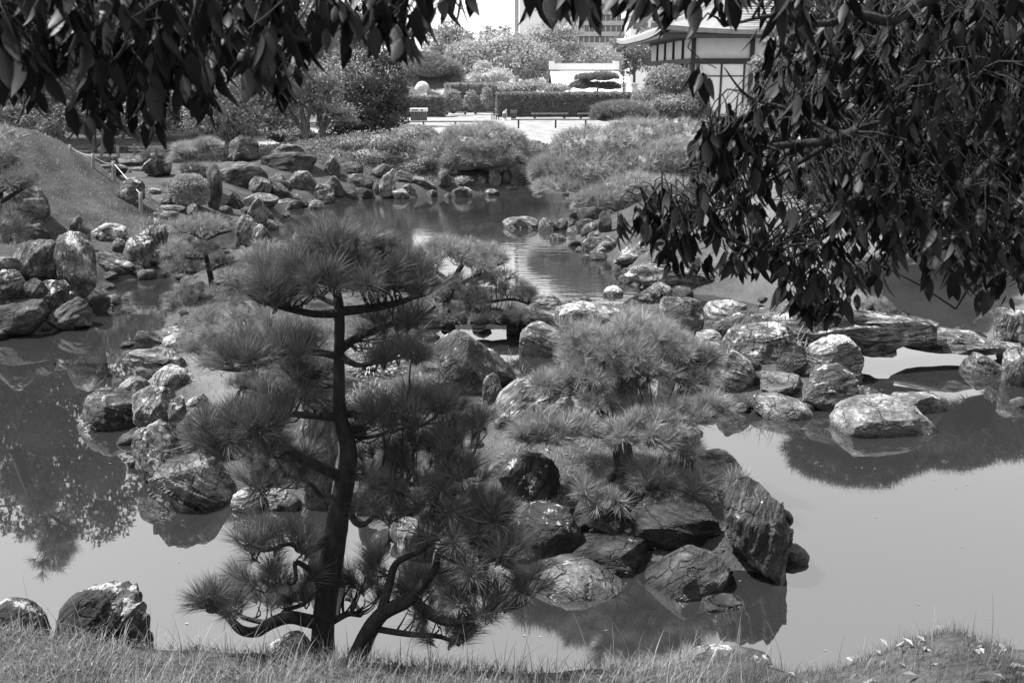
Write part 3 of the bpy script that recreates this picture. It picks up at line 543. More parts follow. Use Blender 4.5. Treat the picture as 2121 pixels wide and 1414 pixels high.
# --- island shore, left to front to right
CB = [('log like stone with a pale ridge at the island tip', [(274,715),(276,692),(290,684),(315,692),(352,708),(345,722),(300,726)], -20, .48, .2, 1.2, None), ('small lumpy rock behind the log like stone', (336,674,388,704,'round'), 10, .34, .4, .6, None),
 ('long low pale hump joining the sandy ground', (338,688,420,730,'flat'), 12, .5, .4, .7, 12.8), ('wide rounded rock with curved bands on the island shore', [(251,782),(253,750),(266,730),(300,723),(350,728),(374,745),(372,768),(340,785),(280,790)], 4, .38, .2, 1.2, None),
 ('pale square shouldered rock on the sandy edge', [(306,800),(308,775),(325,760),(350,757),(385,772),(402,790),(395,803),(350,808)], 70, .52, .5, .7, 11.2), ('cracked round pale stones fused together at the shore', (246,781,308,826,'round'), 50, .56, .1, .8, None),
 ('dark slab leaning over the water on the island left', [(177,870),(176,835),(186,808),(225,808),(270,826),(288,850),(287,892),(240,890)], -18, .22, .2, 1.1, None), ('small dark pitted rock touching the water left of the leaning slab', (160,866,216,898,'flat'), 5, .24, .5, .5, None),
 ('lumpy lichen crusted boulder in the middle of the left shore', [(275,880),(274,830),(290,808),(330,798),(355,815),(362,850),(356,888),(310,895)], 60, .48, .65, .8, 10.2), ('crusted pillar right of the lumpy lichen boulder', (352,818,388,892,U), 85, .4, .55, .8, 10.4),
 ('pale rounded rock at the right end of the sand', (382,818,436,872,'round'), 20, .6, .5, .5, 10.6), ('broad smooth boulder behind the left pine branches', [(368,940),(366,885),(385,855),(430,848),(470,880),(480,950),(420,962)], 10, .42, .2, .4, 9.4),
 ('tall leaning boulder with knotted bands on the island shore', [(282,960),(279,915),(290,885),(312,875),(340,885),(370,925),(398,962),(390,985),(340,998),(310,990)], -52, .36, .45, 1.1, None), ('tiny round stone in the water beside the leaning boulder', (261,942,298,968,'round'), 5, .4, .2, .4, None),
 ('crumpled white rock at the waterline left of the trunk', [(477,1050),(480,1025),(505,1014),(540,1018),(548,1045),(530,1064),(500,1062)], 15, .8, .5, .9, None), ('second crumpled white rock nearer the trunk', (543,1012,602,1058,'round'), 25, .75, .5, .9, None),
 ('flat pale stone above the big banded boulder', (423,960,467,988,'flat'), 12, .6, .3, .5, 8.6), ('tall pale stone pillar behind the trunk of the tall pine', [(630,1060),(628,900),(632,830),(650,800),(685,802),(697,850),(700,1060)], 86, .5, .3, 1.1, None),
 ('dark upright stone right of the pine trunk', (738,990,800,1066,U), 85, .3, .3, .9, None), ('pale square block at the water in front of the island', [(823,1160),(824,1085),(840,1077),(890,1080),(902,1100),(900,1166)], 82, .5, .25, .9, None), ('leaning pale stone beside the square block', (892,1108,952,1192,'peak'), 50, .5, .3, .8, None),
 ('knobbly boulder with a mossy ridged crown by the channel', [(868,800),(872,740),(890,702),(920,688),(965,700),(1005,725),(1030,765),(1030,800),(950,815)], 55, .3, .35, .9, 11.2), ('dark rounded boulder right of the knobbly boulder', [(955,790),(960,740),(985,722),(1020,730),(1050,760),(1072,790),(1050,802),(1000,805)], 10, .2, .2, .5, 11.3),
 ('smooth grey stone rising before the ridged rock', (998,771,1042,840,U), 75, .4, .2, .5, 9.9), ('pale ridge of finely folded rock under the middle pine', [(1010,880),(1030,830),(1060,798),(1110,782),(1180,800),(1190,850),(1120,880),(1060,890)], 38, .55, .4, 1.5, 9.5), ('bright white rock seen through the middle pine', (1196,838,1262,885,'flat'), 10, .95, .3, .3, 9.2),
 ('small pale stone in the island grass', (962,898,1002,930,'round'), 5, .6, .2, .3, 8.8), ('rounded grey stone beside the peaked rock', (1010,955,1052,990,'round'), 0, .42, .1, .3, 7.9),
 ('dark round rock with a white crust on top at the front of the island', [(1066,1150),(1068,1075),(1085,1050),(1140,1041),(1190,1048),(1212,1075),(1212,1140),(1160,1165)], 3, .06, .36, .5, 7.15), ('brown domed rock in the shade of the middle pine', (1185,1016,1305,1085,'flat'), -6, .22, .1, .7, 7.5),
 ('massive dark overhanging rock at the front of the island', [(1297,1135),(1300,1050),(1330,1020),(1400,1022),(1470,1045),(1498,1075),(1505,1130),(1440,1145)], -14, .07, .1, .9, 7.2), ('low dark layered rock at the waterline in front of the overhang', [(1158,1185),(1165,1160),(1220,1128),(1290,1120),(1350,1135),(1356,1165),(1320,1190),(1230,1196)], 4, .1, .04, 1.1, None),
 ('round textured boulder in the water before the overhanging rock', [(1334,1215),(1340,1180),(1380,1148),(1425,1140),(1470,1158),(1512,1192),(1500,1222),(1440,1236),(1370,1232)], 35, .22, .05, .7, None), ('long tapering stone pointing right into the water', [(1085,1190),(1095,1160),(1140,1158),(1210,1175),(1260,1198),(1313,1230),(1290,1240),(1220,1238),(1120,1215)], -20, .4, .2, 1.3, None),
 ('flat rock just breaking the water surface', [(1448,1262),(1460,1245),(1500,1240),(1550,1246),(1540,1262),(1500,1272)], 5, .34, .1, .7, None), ('pale rounded rock behind the low pine branches at the island right', (1437,934,1536,992,'flat'), 8, .52, .25, .6, 8.0), ('dark back wall rock under the domed rock', (1195,1060,1300,1125,'block'), 3, .1, .1, .8, 7.35)]
for lb, geo, an, t, li, st, yy in CB: rock(lb, geo, an, t, li, st, Yc=yy, sub=4 if lb.startswith(('small', 'tiny', 'flat pale', 'thin')) else 5)
rock('big rounded boulder with slanting bands on the island left', [(313,1020),(320,985),(348,960),(390,953),(430,962),(462,995),(482,1035),(474,1054),(440,1062),(350,1062),(326,1045)], -30, .26, .15, 1.8, sub=6)
rock('peaked boulder with a white lichen face on the island', [(1028,990),(1045,968),(1080,946),(1108,930),(1130,952),(1156,985),(1161,1010),(1140,1030),(1100,1045),(1050,1040)], 66, .12, .5, .9, Yc=7.9, sub=6, D=.7)
rock('largest dark boulder with vertical grooves at the island right end', [(1498,1060),(1512,1015),(1545,1000),(1590,1018),(1622,1055),(1641,1105),(1641,1165),(1612,1208),(1585,1200),(1545,1165),(1510,1125)], 80, .12, .08, 1.6, sub=6, D=.95, cuts=5, rough=1.25)
# near bank
rock('dark rock with a white crusted top among the near grass', [(108,1320),(118,1285),(150,1258),(200,1232),(250,1226),(300,1240),(318,1280),(324,1345),(250,1370),(140,1350)], 60, .13, .45, 1.1, Yc=5.15, sub=6, D=.7)
rock('dark rough rock in the near grass at the left frame edge', [(-40,1330),(-30,1260),(10,1244),(45,1258),(80,1290),(95,1325),(60,1350)], 30, .2, .35, .9, Yc=5.0, sub=5)
rock('small tilted rock with a pale ridge left of the pine trunk', [(545,1385),(560,1352),(600,1318),(632,1312),(645,1340),(642,1385)], 38, .25, .45, 1.1, Yc=5.1, sub=5)
rock('low mossy rock in the near bank grass right of centre', (1425,1345,1600,1400,'flat'), 8, .25, .35, .6, Yc=4.95, sub=5, D=.5)

# ---------------------------------------------------------------- pines
def unit(v): return v / (np.linalg.norm(v, axis=-1, keepdims=True) + 1e-9)
def needles(C, A, k, ln, wd, spread=60, seed=0, bend=True, twig=0.25):
    """k needles fanning out round the axis A from every centre C"""
    r = np.random.default_rng(seed); n = len(C); C = np.repeat(C, k, 0); A = np.repeat(unit(A), k, 0); m = n*k
    s = unit(np.cross(A, r.normal(size=(m, 3)))); t = np.radians(spread)*np.sqrt(r.uniform(0.02, 1, m))[:, None]
    D = unit(A*np.cos(t) + s*np.sin(t)); L = ln*r.uniform(.7, 1.1, m)[:, None]
    B = C + A*(r.uniform(-twig, .1, m)[:, None])*ln; W = unit(np.cross(D, r.normal(size=(m, 3))))*wd/2
    mid = B + D*L*.5; tip = B + D*L + s*L*.06 + np.array([0, 0, -.03])*L
    if bend:
        V = np.stack([B-W*.7, B+W*.7, mid-W, mid+W, tip], 1).reshape(-1, 3); b = np.arange(m)[:, None]*5
        Fc = np.concatenate([b+[0, 1, 3], b+[0, 3, 2], b+[2, 3, 4]])
    else:
        V = np.stack([B-W, B+W, tip], 1).reshape(-1, 3); Fc = np.arange(m)[:, None]*3 + [0, 1, 2]
    return V, Fc
ZA = np.array([[0., 0, 1]]); Z0 = np.zeros((1, 3))
def tuft_set(ln, wd, k, spread, material, nm, nv=5):
    out = []
    for i in range(nv):
        V, Fc = needles(Z0, ZA, k, ln, wd, spread*(.85+.08*i), seed=i+int(ln*1000)); V2, F2 = tube([[0, 0, -.35*ln], [0, 0, .12*ln]], [ln*.022, ln*.03], 5, sub=1)
        out.append((npmesh(nm, *cat_mesh([(V, Fc), (V2, F2)]), material), V, Fc))
    return out
def rotz_to(a, r):
    a = unit(a); x = unit(np.cross(a, r.normal(size=3))); y = np.cross(a, x); return np.stack([x, y, a], 1)
def pine(label, Y, limbs, pads, tufts, nobj=300, group=None, seed=1, barkm='bark', name='pine_tree', up=.75, scale=(.65, 1.3), nmul=1.0, rymul=1.0, trunk_rough=.12, twig_r=.0035):
    r = np.random.default_rng(seed); b = limbs[0][0][0]; base = at_y(b[0], b[1], Y + (b[2] if len(b) > 2 else 0))
    T = thing(name, label, 'pine tree', base, group); samp = []
    for k, (pts, wds) in enumerate(limbs):
        P = np.array([at_y(p[0], p[1], Y + (p[2] if len(p) > 2 else 0)) for p in pts])
        rad = np.interp(np.linspace(0, 1, len(pts)), np.linspace(0, 1, len(wds)), wds)/2*mpp(pts[0][0], pts[0][1], Y)*.84
        V, Fc = tube(P, rad, 12 if k == 0 else 8, trunk_rough, 6)
        part('trunk' if k == 0 else 'branch', (V, Fc), M[barkm], T, True)
        samp.append(spline(P, len(P)*6) if k else spline(P, len(P)*6)[len(P)*2:])
    samp = np.concatenate(samp); cs = []; ax = []
    for cx, cy, rx, ry, n, *o in pads:
        n = max(2, int(n*nmul)); ry = ry*rymul
        dY = o[0] if o else 0; m = mpp(cx, cy, Y+dY); c = at_y(cx, cy, Y+dY); dd = (o[1] if len(o) > 1 else min(rx*m, .55))
        q = unit(r.normal(size=(n, 3)))*r.uniform(.25, 1, n)[:, None]**.6; q[:, 2] = np.where(q[:, 2] < 0, q[:, 2]*.5, q[:, 2])
        cs.append(c + q*np.array([rx*m, dd, ry*m])); ax.append(q*np.array([.9, .9, .35]) + np.array([0, 0, up]) + r.normal(size=(n, 3))*.28)
    cs = np.concatenate(cs); ax = np.concatenate(ax); order = np.argsort(cs[:, 1] + r.normal(size=len(cs))*.25)
    rest = []
    for k, i in enumerate(order):
        me, V, Fc = tufts[r.integers(len(tufts))]; s = r.uniform(*scale); Mx = rotz_to(ax[i], r)*s
        if k < nobj:
            o = bpy.data.objects.new('needle_tuft', me); COL.objects.link(o); o.parent = T
            mm = np.eye(4); mm[:3, :3] = Mx; mm[:3, 3] = cs[i] - base; o.matrix_local = Matrix(mm.tolist())
        else: rest.append((V @ Mx.T + cs[i], Fc))
    if rest: tag(part('needle_foliage', cat_mesh(rest), tufts[0][0].materials[0], T), kind='stuff')
    tw = []
    for i in range(len(cs)):
        d = np.linalg.norm((samp - cs[i])*np.array([1, 1, .8]) + np.array([0, 0, 0]), axis=1) + np.where(samp[:, 2] > cs[i, 2], .25, 0)
        p = samp[np.argmin(d)]; a = unit(ax[i]); e = cs[i] - a*.04; mid = (p+e)/2 + np.array([0, 0, -.05*np.linalg.norm(e-p)]) + r.normal(size=3)*.02
        if np.linalg.norm(e-p) < .5 and (i % 3 < 2): tw.append(tube([p, mid, e], [twig_r*2, twig_r*1.4, twig_r], 4, sub=3))
    if tw: tag(part('twigs', cat_mesh(tw), M[barkm], T, True), kind='stuff')
    return T
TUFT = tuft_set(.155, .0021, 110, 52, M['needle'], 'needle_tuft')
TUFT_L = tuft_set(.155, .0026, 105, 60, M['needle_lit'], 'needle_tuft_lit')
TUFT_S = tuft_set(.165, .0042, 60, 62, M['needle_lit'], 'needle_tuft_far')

pine('tall dark pruned pine standing on the near bank in front of everything', 5.35, [
    ([(668,1400,-.15),(670,1290,-.12),(688,1150,-.05),(706,1040),(722,940),(705,860),(702,780),(703,700),(702,640),(695,585)], [66, 54, 58, 50, 42, 32, 27, 24, 23, 16]),
    ([(665,1292,-.12),(605,1278,-.2),(565,1288,-.25),(530,1308,-.3),(497,1302,-.35),(465,1270,-.4),(428,1262,-.45)], [34, 28, 22, 10]),
    ([(570,1284,-.25),(548,1288,-.2),(505,1278,-.2),(485,1262,-.2)], [16, 8]), ([(575,1290,-.25),(590,1265,-.15),(625,1252,-.1),(645,1240)], [14, 8]),
    ([(684,1100,-.05),(660,1130,-.1),(628,1142,-.1),(600,1126,-.15),(548,1140,-.2),(500,1128,-.25)], [22, 16, 10, 7]),
    ([(662,1215,-.1),(640,1180,-.2),(612,1165,-.25),(610,1205,-.25),(560,1212,-.3)], [16, 12, 7]),
    ([(692,1030,0),(668,1028,.1),(640,1000,.15),(598,985,.2),(560,996,.2)], [20, 12, 7]), ([(706,988),(660,965,-.1),(610,940,-.15),(572,912,-.2),(500,928,-.25),(440,942,-.3)], [30, 26, 22, 14, 8]),
    ([(702,864),(640,860,-.1),(580,858,-.15),(512,872,-.25),(488,880,-.3)], [24, 16, 10, 6]), ([(704,738),(640,728,-.1),(560,733,-.15),(500,735,-.25)], [20, 14, 9]),
    ([(704,648),(652,650,-.1),(600,640,-.2),(542,625,-.3),(512,608,-.35)], [22, 18, 12, 7]), ([(702,632),(662,616,.2),(632,600,.4)], [16, 8]),
    ([(704,645),(780,636,.0),(830,625,.0),(868,612,.1)], [26, 20, 10]), ([(706,722),(730,705,.1),(762,690,.1),(822,668,.2),(882,650,.2),(902,634,.2)], [26, 20, 12, 6]),
    ([(706,738),(742,756,-.1),(790,748,-.1),(832,740,-.1),(880,732,-.1)], [18, 10, 6]), ([(712,860),(770,850,.1),(840,840,.1),(900,850,.1)], [18, 12, 6]),
    ([(728,985),(772,992,-.1),(830,1002,-.1),(900,1000,-.1),(962,986,-.15)], [22, 14, 8]), ([(722,1050),(738,1082,-.1),(762,1080,-.1),(812,1028,-.15),(870,1030,-.2),(958,1020,-.2)], [20, 14, 10, 6]),
    ([(730,1385,-.3),(762,1312,-.3),(792,1270,-.3),(842,1245,-.3),(862,1225,-.3),(900,1180,-.3),(912,1140,-.3),(962,1090,-.3),(1012,1068,-.3)], [46, 38, 30, 20, 12, 7]),
    ([(862,1248,-.3),(902,1278,-.35),(942,1288,-.4),(985,1276,-.45),(1022,1254,-.5),(1052,1262,-.5)], [28, 22, 14, 10]), ([(790,1265,-.3),(806,1210,-.25),(822,1165,-.2),(868,1142,-.2),(902,1118,-.2)], [24, 20, 14, 8]),
    ([(768,1300,-.3),(850,1313,-.35),(912,1318,-.4),(952,1336,-.4)], [16, 12, 8]), ([(908,1185,-.3),(952,1174,-.35),(1012,1162,-.4),(1062,1150,-.45)], [16, 10, 6]), ([(690,1285,-.1),(722,1270,.1),(748,1272,.2),(730,1245,.3),(715,1240,.3)], [20, 12, 8]),
    ([(696,602),(722,562,.1),(760,535,.15),(802,520,.2)], [16, 7]), ([(694,596),(662,562,-.1),(620,545,-.15),(585,560,-.2)], [16, 7]), ([(722,900,.1),(760,905,.3),(820,890,.4),(870,880,.4)], [16, 8])],
    [(700,575,150,42,75,0,.4),(560,560,30,30,9,-.1),(800,512,24,14,7,.1),(700,500,70,16,14,0),(640,515,24,12,6,0),(860,555,30,20,8,.1),(590,600,60,25,22,-.2),(820,592,80,25,30,.1),(690,540,110,25,26,.1,.35),(555,620,50,14,10,-.3),(880,600,45,14,9,.1),(640,560,60,20,12,-.2),
     (560,725,120,20,48,-.15),(500,740,50,14,10,-.25),(640,770,50,40,16,.15),(600,820,90,30,26,.1),(530,872,85,20,34,-.2),(450,905,45,25,14,-.3),(520,930,80,18,24,-.25),(460,940,30,12,7,-.3),(430,880,40,30,8,-.2),
     (570,985,90,18,22,.1),(600,960,60,20,14,.1),(540,1010,50,12,10,.1),(800,668,85,18,16,.15),(840,735,60,16,14,-.1),(790,745,40,12,7,-.1),(800,690,90,22,14,.3),
     (820,850,110,32,36,.1),(770,880,60,30,16,.1),(900,840,80,22,16,.2),(860,900,110,28,28,.2),(940,920,75,22,14,0),(780,960,70,25,14,.1),(860,985,120,18,30,-.1),(960,980,60,16,14,-.15),(1000,880,30,14,5,.2),
     (880,1030,110,20,26,-.15),(800,1060,50,24,12,-.1),(960,1050,80,26,22,-.2),(1020,1060,50,20,12,-.25),(930,1095,80,22,20,-.3),(1030,1115,50,20,12,-.3),(980,1150,90,20,22,-.35),(1060,1148,40,14,9,-.45),
     (570,1128,100,10,26,-.15),(520,1120,40,8,8,-.25),(560,1200,55,12,14,-.3),(630,1195,30,12,6,-.2),(470,1250,65,14,22,-.4),(430,1245,25,10,6,-.45),(560,1250,55,16,14,-.15),(630,1235,40,12,9,-.1),(500,1200,40,14,5,.3),
     (745,1200,45,22,12,.1),(780,1170,40,16,8,-.1),(765,1235,40,14,8,.1),(870,1215,60,14,14,-.2),(880,1262,60,10,10,-.2),(1010,1245,85,16,22,-.45),(960,1225,60,16,12,-.4),(1090,1215,40,12,8,-.45),(1110,1190,25,10,4,-.45),(930,1318,45,8,10,-.4),(890,1295,40,10,6,-.35),(960,1310,20,8,4,-.4)],
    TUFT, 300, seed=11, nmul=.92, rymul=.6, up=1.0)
pine('round topped bright pine on the island right of centre', 8.55, [
    ([(1290,1010,-.4),(1292,960,-.35),(1286,905,-.2),(1278,850),(1290,790,.1),(1310,740,.1),(1320,700,.1)], [56, 50, 44, 34, 24, 16, 8]), ([(1284,880,-.2),(1250,860,-.1),(1225,830,0),(1170,800,0),(1150,790,0)], [22, 14, 7]), ([(1284,905,-.2),(1230,900,-.4),(1180,895,-.5),(1130,905,-.5)], [20, 12, 7]),
    ([(1290,850,0),(1340,840,-.2),(1400,850,-.3),(1470,860,-.4)], [22, 14, 7]), ([(1290,900,-.3),(1340,890,-.5),(1390,900,-.6)], [18, 8]), ([(1300,780,.1),(1350,770,0),(1400,760,-.1),(1440,750,-.1)], [16, 7]), ([(1290,790,.1),(1260,750,.2),(1220,720,.2)], [16, 8]),
    ([(1292,950,-.35),(1350,990,-.5),(1420,1005,-.6),(1500,1010,-.7)], [24, 16, 8]), ([(1290,960,-.35),(1260,1000,-.6),(1240,1030,-.8)], [18, 8]), ([(1318,720,.1),(1350,700,.1),(1390,690,0)], [10, 6])],
    [(1300,705,105,32,62,.15,.5),(1210,735,50,24,18,.2),(1390,725,55,32,34,0),(1200,700,50,20,16,.2),(1230,770,60,22,22,0),(1440,745,40,22,16,-.1),(1330,760,80,22,26,-.1),(1250,770,60,24,16,0),(1300,785,60,26,22,.1),(1300,830,50,18,12,.1),(1130,800,42,20,18,0),(1180,790,35,14,8,.0),(1230,830,50,18,14,-.1),(1420,790,40,16,9,-.1),
     (1140,895,70,24,26,-.5),(1090,900,30,20,9,-.5),(1200,880,35,20,8,-.4),(1320,855,40,18,10,-.2),(1340,890,80,26,30,-.6),(1420,860,50,24,18,-.4),(1475,855,32,22,12,-.45),(1280,910,40,16,9,-.55),(1400,930,50,16,10,-.55),
     (1360,990,60,18,16,-.6),(1430,1000,60,20,20,-.65),(1495,1012,30,12,9,-.75),(1250,1030,45,12,8,-.9),(1205,1012,30,10,3,-.9),(1300,1000,50,14,10,-.5),(1530,1000,12,6,3,-.75)],
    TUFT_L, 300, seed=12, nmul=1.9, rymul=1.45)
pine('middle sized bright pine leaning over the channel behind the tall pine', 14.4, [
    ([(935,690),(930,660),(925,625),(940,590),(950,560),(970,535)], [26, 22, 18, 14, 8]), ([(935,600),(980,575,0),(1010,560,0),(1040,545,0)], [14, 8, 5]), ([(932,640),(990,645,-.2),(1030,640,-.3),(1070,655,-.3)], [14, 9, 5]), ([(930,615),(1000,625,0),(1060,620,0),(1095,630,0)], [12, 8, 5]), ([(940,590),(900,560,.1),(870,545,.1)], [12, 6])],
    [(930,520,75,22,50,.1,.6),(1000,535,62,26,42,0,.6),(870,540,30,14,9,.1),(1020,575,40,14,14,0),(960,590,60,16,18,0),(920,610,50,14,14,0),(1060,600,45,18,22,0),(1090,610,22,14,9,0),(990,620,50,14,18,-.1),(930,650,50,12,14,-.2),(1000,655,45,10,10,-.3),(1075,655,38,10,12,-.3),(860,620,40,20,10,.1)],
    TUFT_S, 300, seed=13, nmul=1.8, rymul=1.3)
pine('small cloud pruned pine with flat tiers on the left tip of the island', 16.2, [
    ([(450,665),(446,620),(438,580),(430,545),(424,515),(422,492)], [20, 18, 15, 12, 9, 6]), ([(424,500),(400,485,0),(375,480,0)], [8, 5]), ([(424,500),(450,486,0),(480,478,0)], [8, 5]), ([(428,535),(400,536,-.2),(370,530,-.2)], [9, 5]), ([(440,585),(470,590,0),(500,580,0)], [8, 5]), ([(444,625),(410,635,-.2),(370,640,-.3)], [9, 5]), ([(434,560),(470,545,0),(500,540,0)], [8, 5])],
    [(420,468,60,12,40,0,.55),(395,515,55,14,30,-.1,.5),(445,512,22,8,8,0),(375,552,42,14,20,-.3,.4),(475,550,45,14,18,.1,.4),(480,585,35,10,12,0),(400,600,40,10,8,-.1),(395,640,60,12,22,-.3,.4),(380,620,35,10,10,-.3),(400,680,45,10,14,-.5,.4),(430,655,35,10,9,-.2)],
    TUFT_S, 300, seed=14, nmul=1.8, rymul=1.2)
pine('dense bright low pine spreading over the island left of the tall trunk', 10.6, [
    ([(640,840),(610,790),(570,740),(530,720)], [30, 26, 18, 10]), ([(610,790),(640,760),(660,720)], [16, 8]), ([(570,745),(500,765,-.3),(450,762,-.4)], [16, 8]), ([(620,800),(560,810,-.3),(500,800,-.4)], [14, 7])],
    [(500,690,80,26,52,0,.5),(590,670,75,26,42,.1,.5),(430,660,40,16,16,.2),(400,720,30,12,8,-.2),(450,705,40,18,18,-.1),(540,650,60,18,18,.2),(640,700,60,30,22,.1),(450,748,38,12,14,-.4),(560,780,70,26,24,-.2),(640,800,50,24,12,.1),(520,800,50,20,14,-.3),(480,850,40,18,10,-.5)],
    TUFT_L, 300, seed=15)
pine('bright needled pine behind the crown of the tall pine at left', 14.6, [
    ([(560,680),(555,630),(550,590),(545,560)], [24, 18, 14, 8]), ([(552,610),(510,600,-.1),(480,590,-.1)], [12, 5]), ([(552,600),(590,590,.1),(620,570,.1)], [12, 5])],
    [(545,530,45,22,34,0,.5),(500,575,45,18,24,-.1,.4),(585,575,45,22,28,.1,.4),(520,625,55,18,26,-.2,.4),(590,625,50,20,22,0,.4),(470,610,35,14,12,-.2,.3),(620,530,40,20,18,.2,.4)],
    TUFT_S, 300, seed=17, nmul=1.2)
pine('soft pine at the left frame edge on the slope', 13.0, [
    ([(-20,560),(-15,480),(0,400),(10,350)], [30, 24, 16, 8]), ([(0,420),(40,395,-.1),(60,385,-.1)], [12, 6]), ([(-15,490),(20,480,-.3),(40,475,-.3)], [12, 6])],
    [(0,310,40,40,36,0,.5),(45,375,38,18,26,-.1,.4),(10,385,50,24,26,0,.4),(0,430,40,20,14,0),(15,470,34,26,30,-.3,.4),(25,500,24,10,10,-.3),(10,340,40,20,18,0)],
    TUFT_S, 300, seed=16)

# ---- far pines and clipped bushes
def shell(pads, n, Y, r, up_only=-.35, lump=.16):
    """points on the surface of lumpy pads: (cx, cy, rx, ry[, dY, depth])"""
    w = np.array([p[2]*p[3] for p in pads], float); w /= w.sum(); C = []; A = []
    for p, ww in zip(pads, w):
        k = max(4, int(n*ww)); cx, cy, rx, ry = p[:4]; dY = p[4] if len(p) > 4 else 0; m = mpp(cx, cy, Y+dY); dd = p[5] if len(p) > 5 else rx*m*.8
        q = unit(r.normal(size=(k*2, 3))); q = q[q[:, 2] > up_only][:k]
        rr = 1 + lump*fbm(q*2.3 + cx*.1, 3) + r.uniform(-.16, .03, len(q))
        C.append(at_y(cx, cy, Y+dY) + q*rr[:, None]*np.array([rx*m, dd, ry*m])); A.append(q)
    return np.concatenate(C), np.concatenate(A)
def leaves(C, A, ln, wd, seed=0, out=.5, fold=.25, jit=.9, down=0.0, lie=1.0):
    """small pointed leaves, four triangles each"""
    r = np.random.default_rng(seed); n = len(C); D = unit((A*out + r.normal(size=(n, 3))*jit + np.array([0, 0, -down]))*np.array([1, 1, lie])); Nn = unit(A + r.normal(size=(n, 3))*.7*min(1, lie*2))
    W = unit(np.cross(D, Nn)); Nn = np.cross(W, D); L = ln*r.uniform(.6, 1.25, n)[:, None]; w_ = wd/2*r.uniform(.7, 1.2, n)[:, None]
    V = np.stack([C, C+D*L*.45+W*w_+Nn*w_*fold, C+D*L-Nn*L*.08, C+D*L*.45-W*w_+Nn*w_*fold], 1).reshape(-1, 3); b = np.arange(n)[:, None]*4
    return V, np.concatenate([b+[0, 1, 2], b+[0, 2, 3]])
def core(pads, Y, s=.8):
    out = []
    for p in pads:
        cx, cy, rx, ry = p[:4]; dY = p[4] if len(p) > 4 else 0; m = mpp(cx, cy, Y+dY); dd = p[5] if len(p) > 5 else rx*m*.8; V, Fc = ICO[3]
        out.append((at_y(cx, cy, Y+dY) + V*(1+.12*pnoise(V*2+cx))[:, None]*np.array([rx*m, dd, ry*m])*s, Fc))
    return cat_mesh(out)
def crown_tree(name, label, cat, Y, trunk, pads, n, leaf, m, style='leaf', group=None, seed=1, has_core=True, parts=False, branches=(), coremat='foliage_dark', up_only=None, lump=.16, cs=None, down=.1, k=9, bark='bark_far'):
    r = np.random.default_rng(seed); big = style == 'leaf' and trunk is not None and not parts
    up_only = (-.9 if big else -.35) if up_only is None else up_only; cs = (.55 if big else .78) if cs is None else cs
    bp = trunk[0][0] if trunk else (pads[0][0], pads[0][1]+pads[0][3]); b = at_y(bp[0], bp[1], Y); b[2] = hz(b[0], b[1]); T = thing(name, label, cat, b, group)
    if trunk:
        for j, (pts, wds) in enumerate([trunk] + list(branches)):
            P = np.array([at_y(p[0], p[1], Y) for p in pts]);
            if j == 0: P[0][2] = b[2] - .2
            part('trunk' if j == 0 else 'branch', tube(P, np.interp(np.linspace(0, 1, len(P)), np.linspace(0, 1, len(wds)), wds)/2*mpp(pts[0][0], pts[0][1], Y), 7, .1, 4), M[bark], T, True)
    for gi, pp in enumerate([[p] for p in pads] if parts else [pads]):
        nn = int(n/len(pads)) if parts else n; C, A = shell(pp, nn, Y, r, up_only, lump); L = []
        if style == 'needle': L.append(needles(C, A + np.array([0, 0, .55]), k, leaf[0], leaf[1], 60, seed+gi, bend=False))
        else: L.append(leaves(C, A, leaf[0], leaf[1], seed+gi, down=down))
        V1, F1 = cat_mesh(L); me_parts = [(V1, F1)]
        if has_core: me_parts.append(core(pp, Y, cs))
        o = part('foliage_pad' if parts else 'crown', cat_mesh(me_parts), M[m], T)
    return T

# right bank pines
crown_tree('pine_tree', 'huge soft pine mound hanging over the right bank of the pond', 'pine tree', 27.5, ([(1340,445),(1330,400),(1300,360)], [26, 20, 12]),
    [(1230,310,85,42),(1330,290,80,40,1),(1420,300,90,48,1),(1160,355,60,30,-.6),(1220,360,75,34,-1),(1330,345,75,34,-.4),(1440,350,70,40,0),(1180,385,70,16,-1.2),(1300,395,80,30,-1.8),(1250,420,55,22,-2.4),(1370,400,60,28,-1.4),(1400,330,60,36,-.5)], 4600, (.28, .016), 'needle_far', 'needle', lump=.36, seed=21, parts=True, k=13, coremat='needle')
crown_tree('pine_tree', 'dome shaped pine trained low over the far shore', 'pine tree', 34, ([(985,388),(985,350),(990,320)], [26, 22, 12]),
    [(995,305,95,44,0,1.3),(920,325,48,32,0,.8),(1060,330,42,26,0,.7),(1000,330,90,26,-.6,.8),(900,345,30,16,-.3,.5),(960,345,40,12,-.7,.4),(905,352,42,24,-.5,.6),(1080,350,38,24,-.5,.6),(1040,350,40,12,-.6,.4)], 3000, (.27, .016), 'needle_far', 'needle', lump=.34, seed=22, up_only=-.15, k=13)
crown_tree('pine_tree', 'small rounded pale pine between the dome topiary and the pine mound', 'pine tree', 36, ([(1290,275),(1288,255)], [12, 8]), [(1285,230,58,18,0,.9),(1255,242,30,12,0,.5),(1325,240,34,13,0,.6)], 1300, (.2, .014), 'foliage_mid', 'needle', seed=23, k=11)
crown_tree('clipped_tree', 'tall dome shaped clipped tree in front of the palace hall', 'tree', 42, ([(1390,268),(1390,240)], [16, 12]), [(1387,178,50,42),(1345,205,34,22,-.5),(1425,205,36,24,-.4),(1380,222,68,28,-.6),(1330,225,34,14,-.8),(1445,232,30,22,0)], 15000, (.10, .07), 'foliage_mid', seed=24, lump=.12, cs=.9, up_only=-.5)
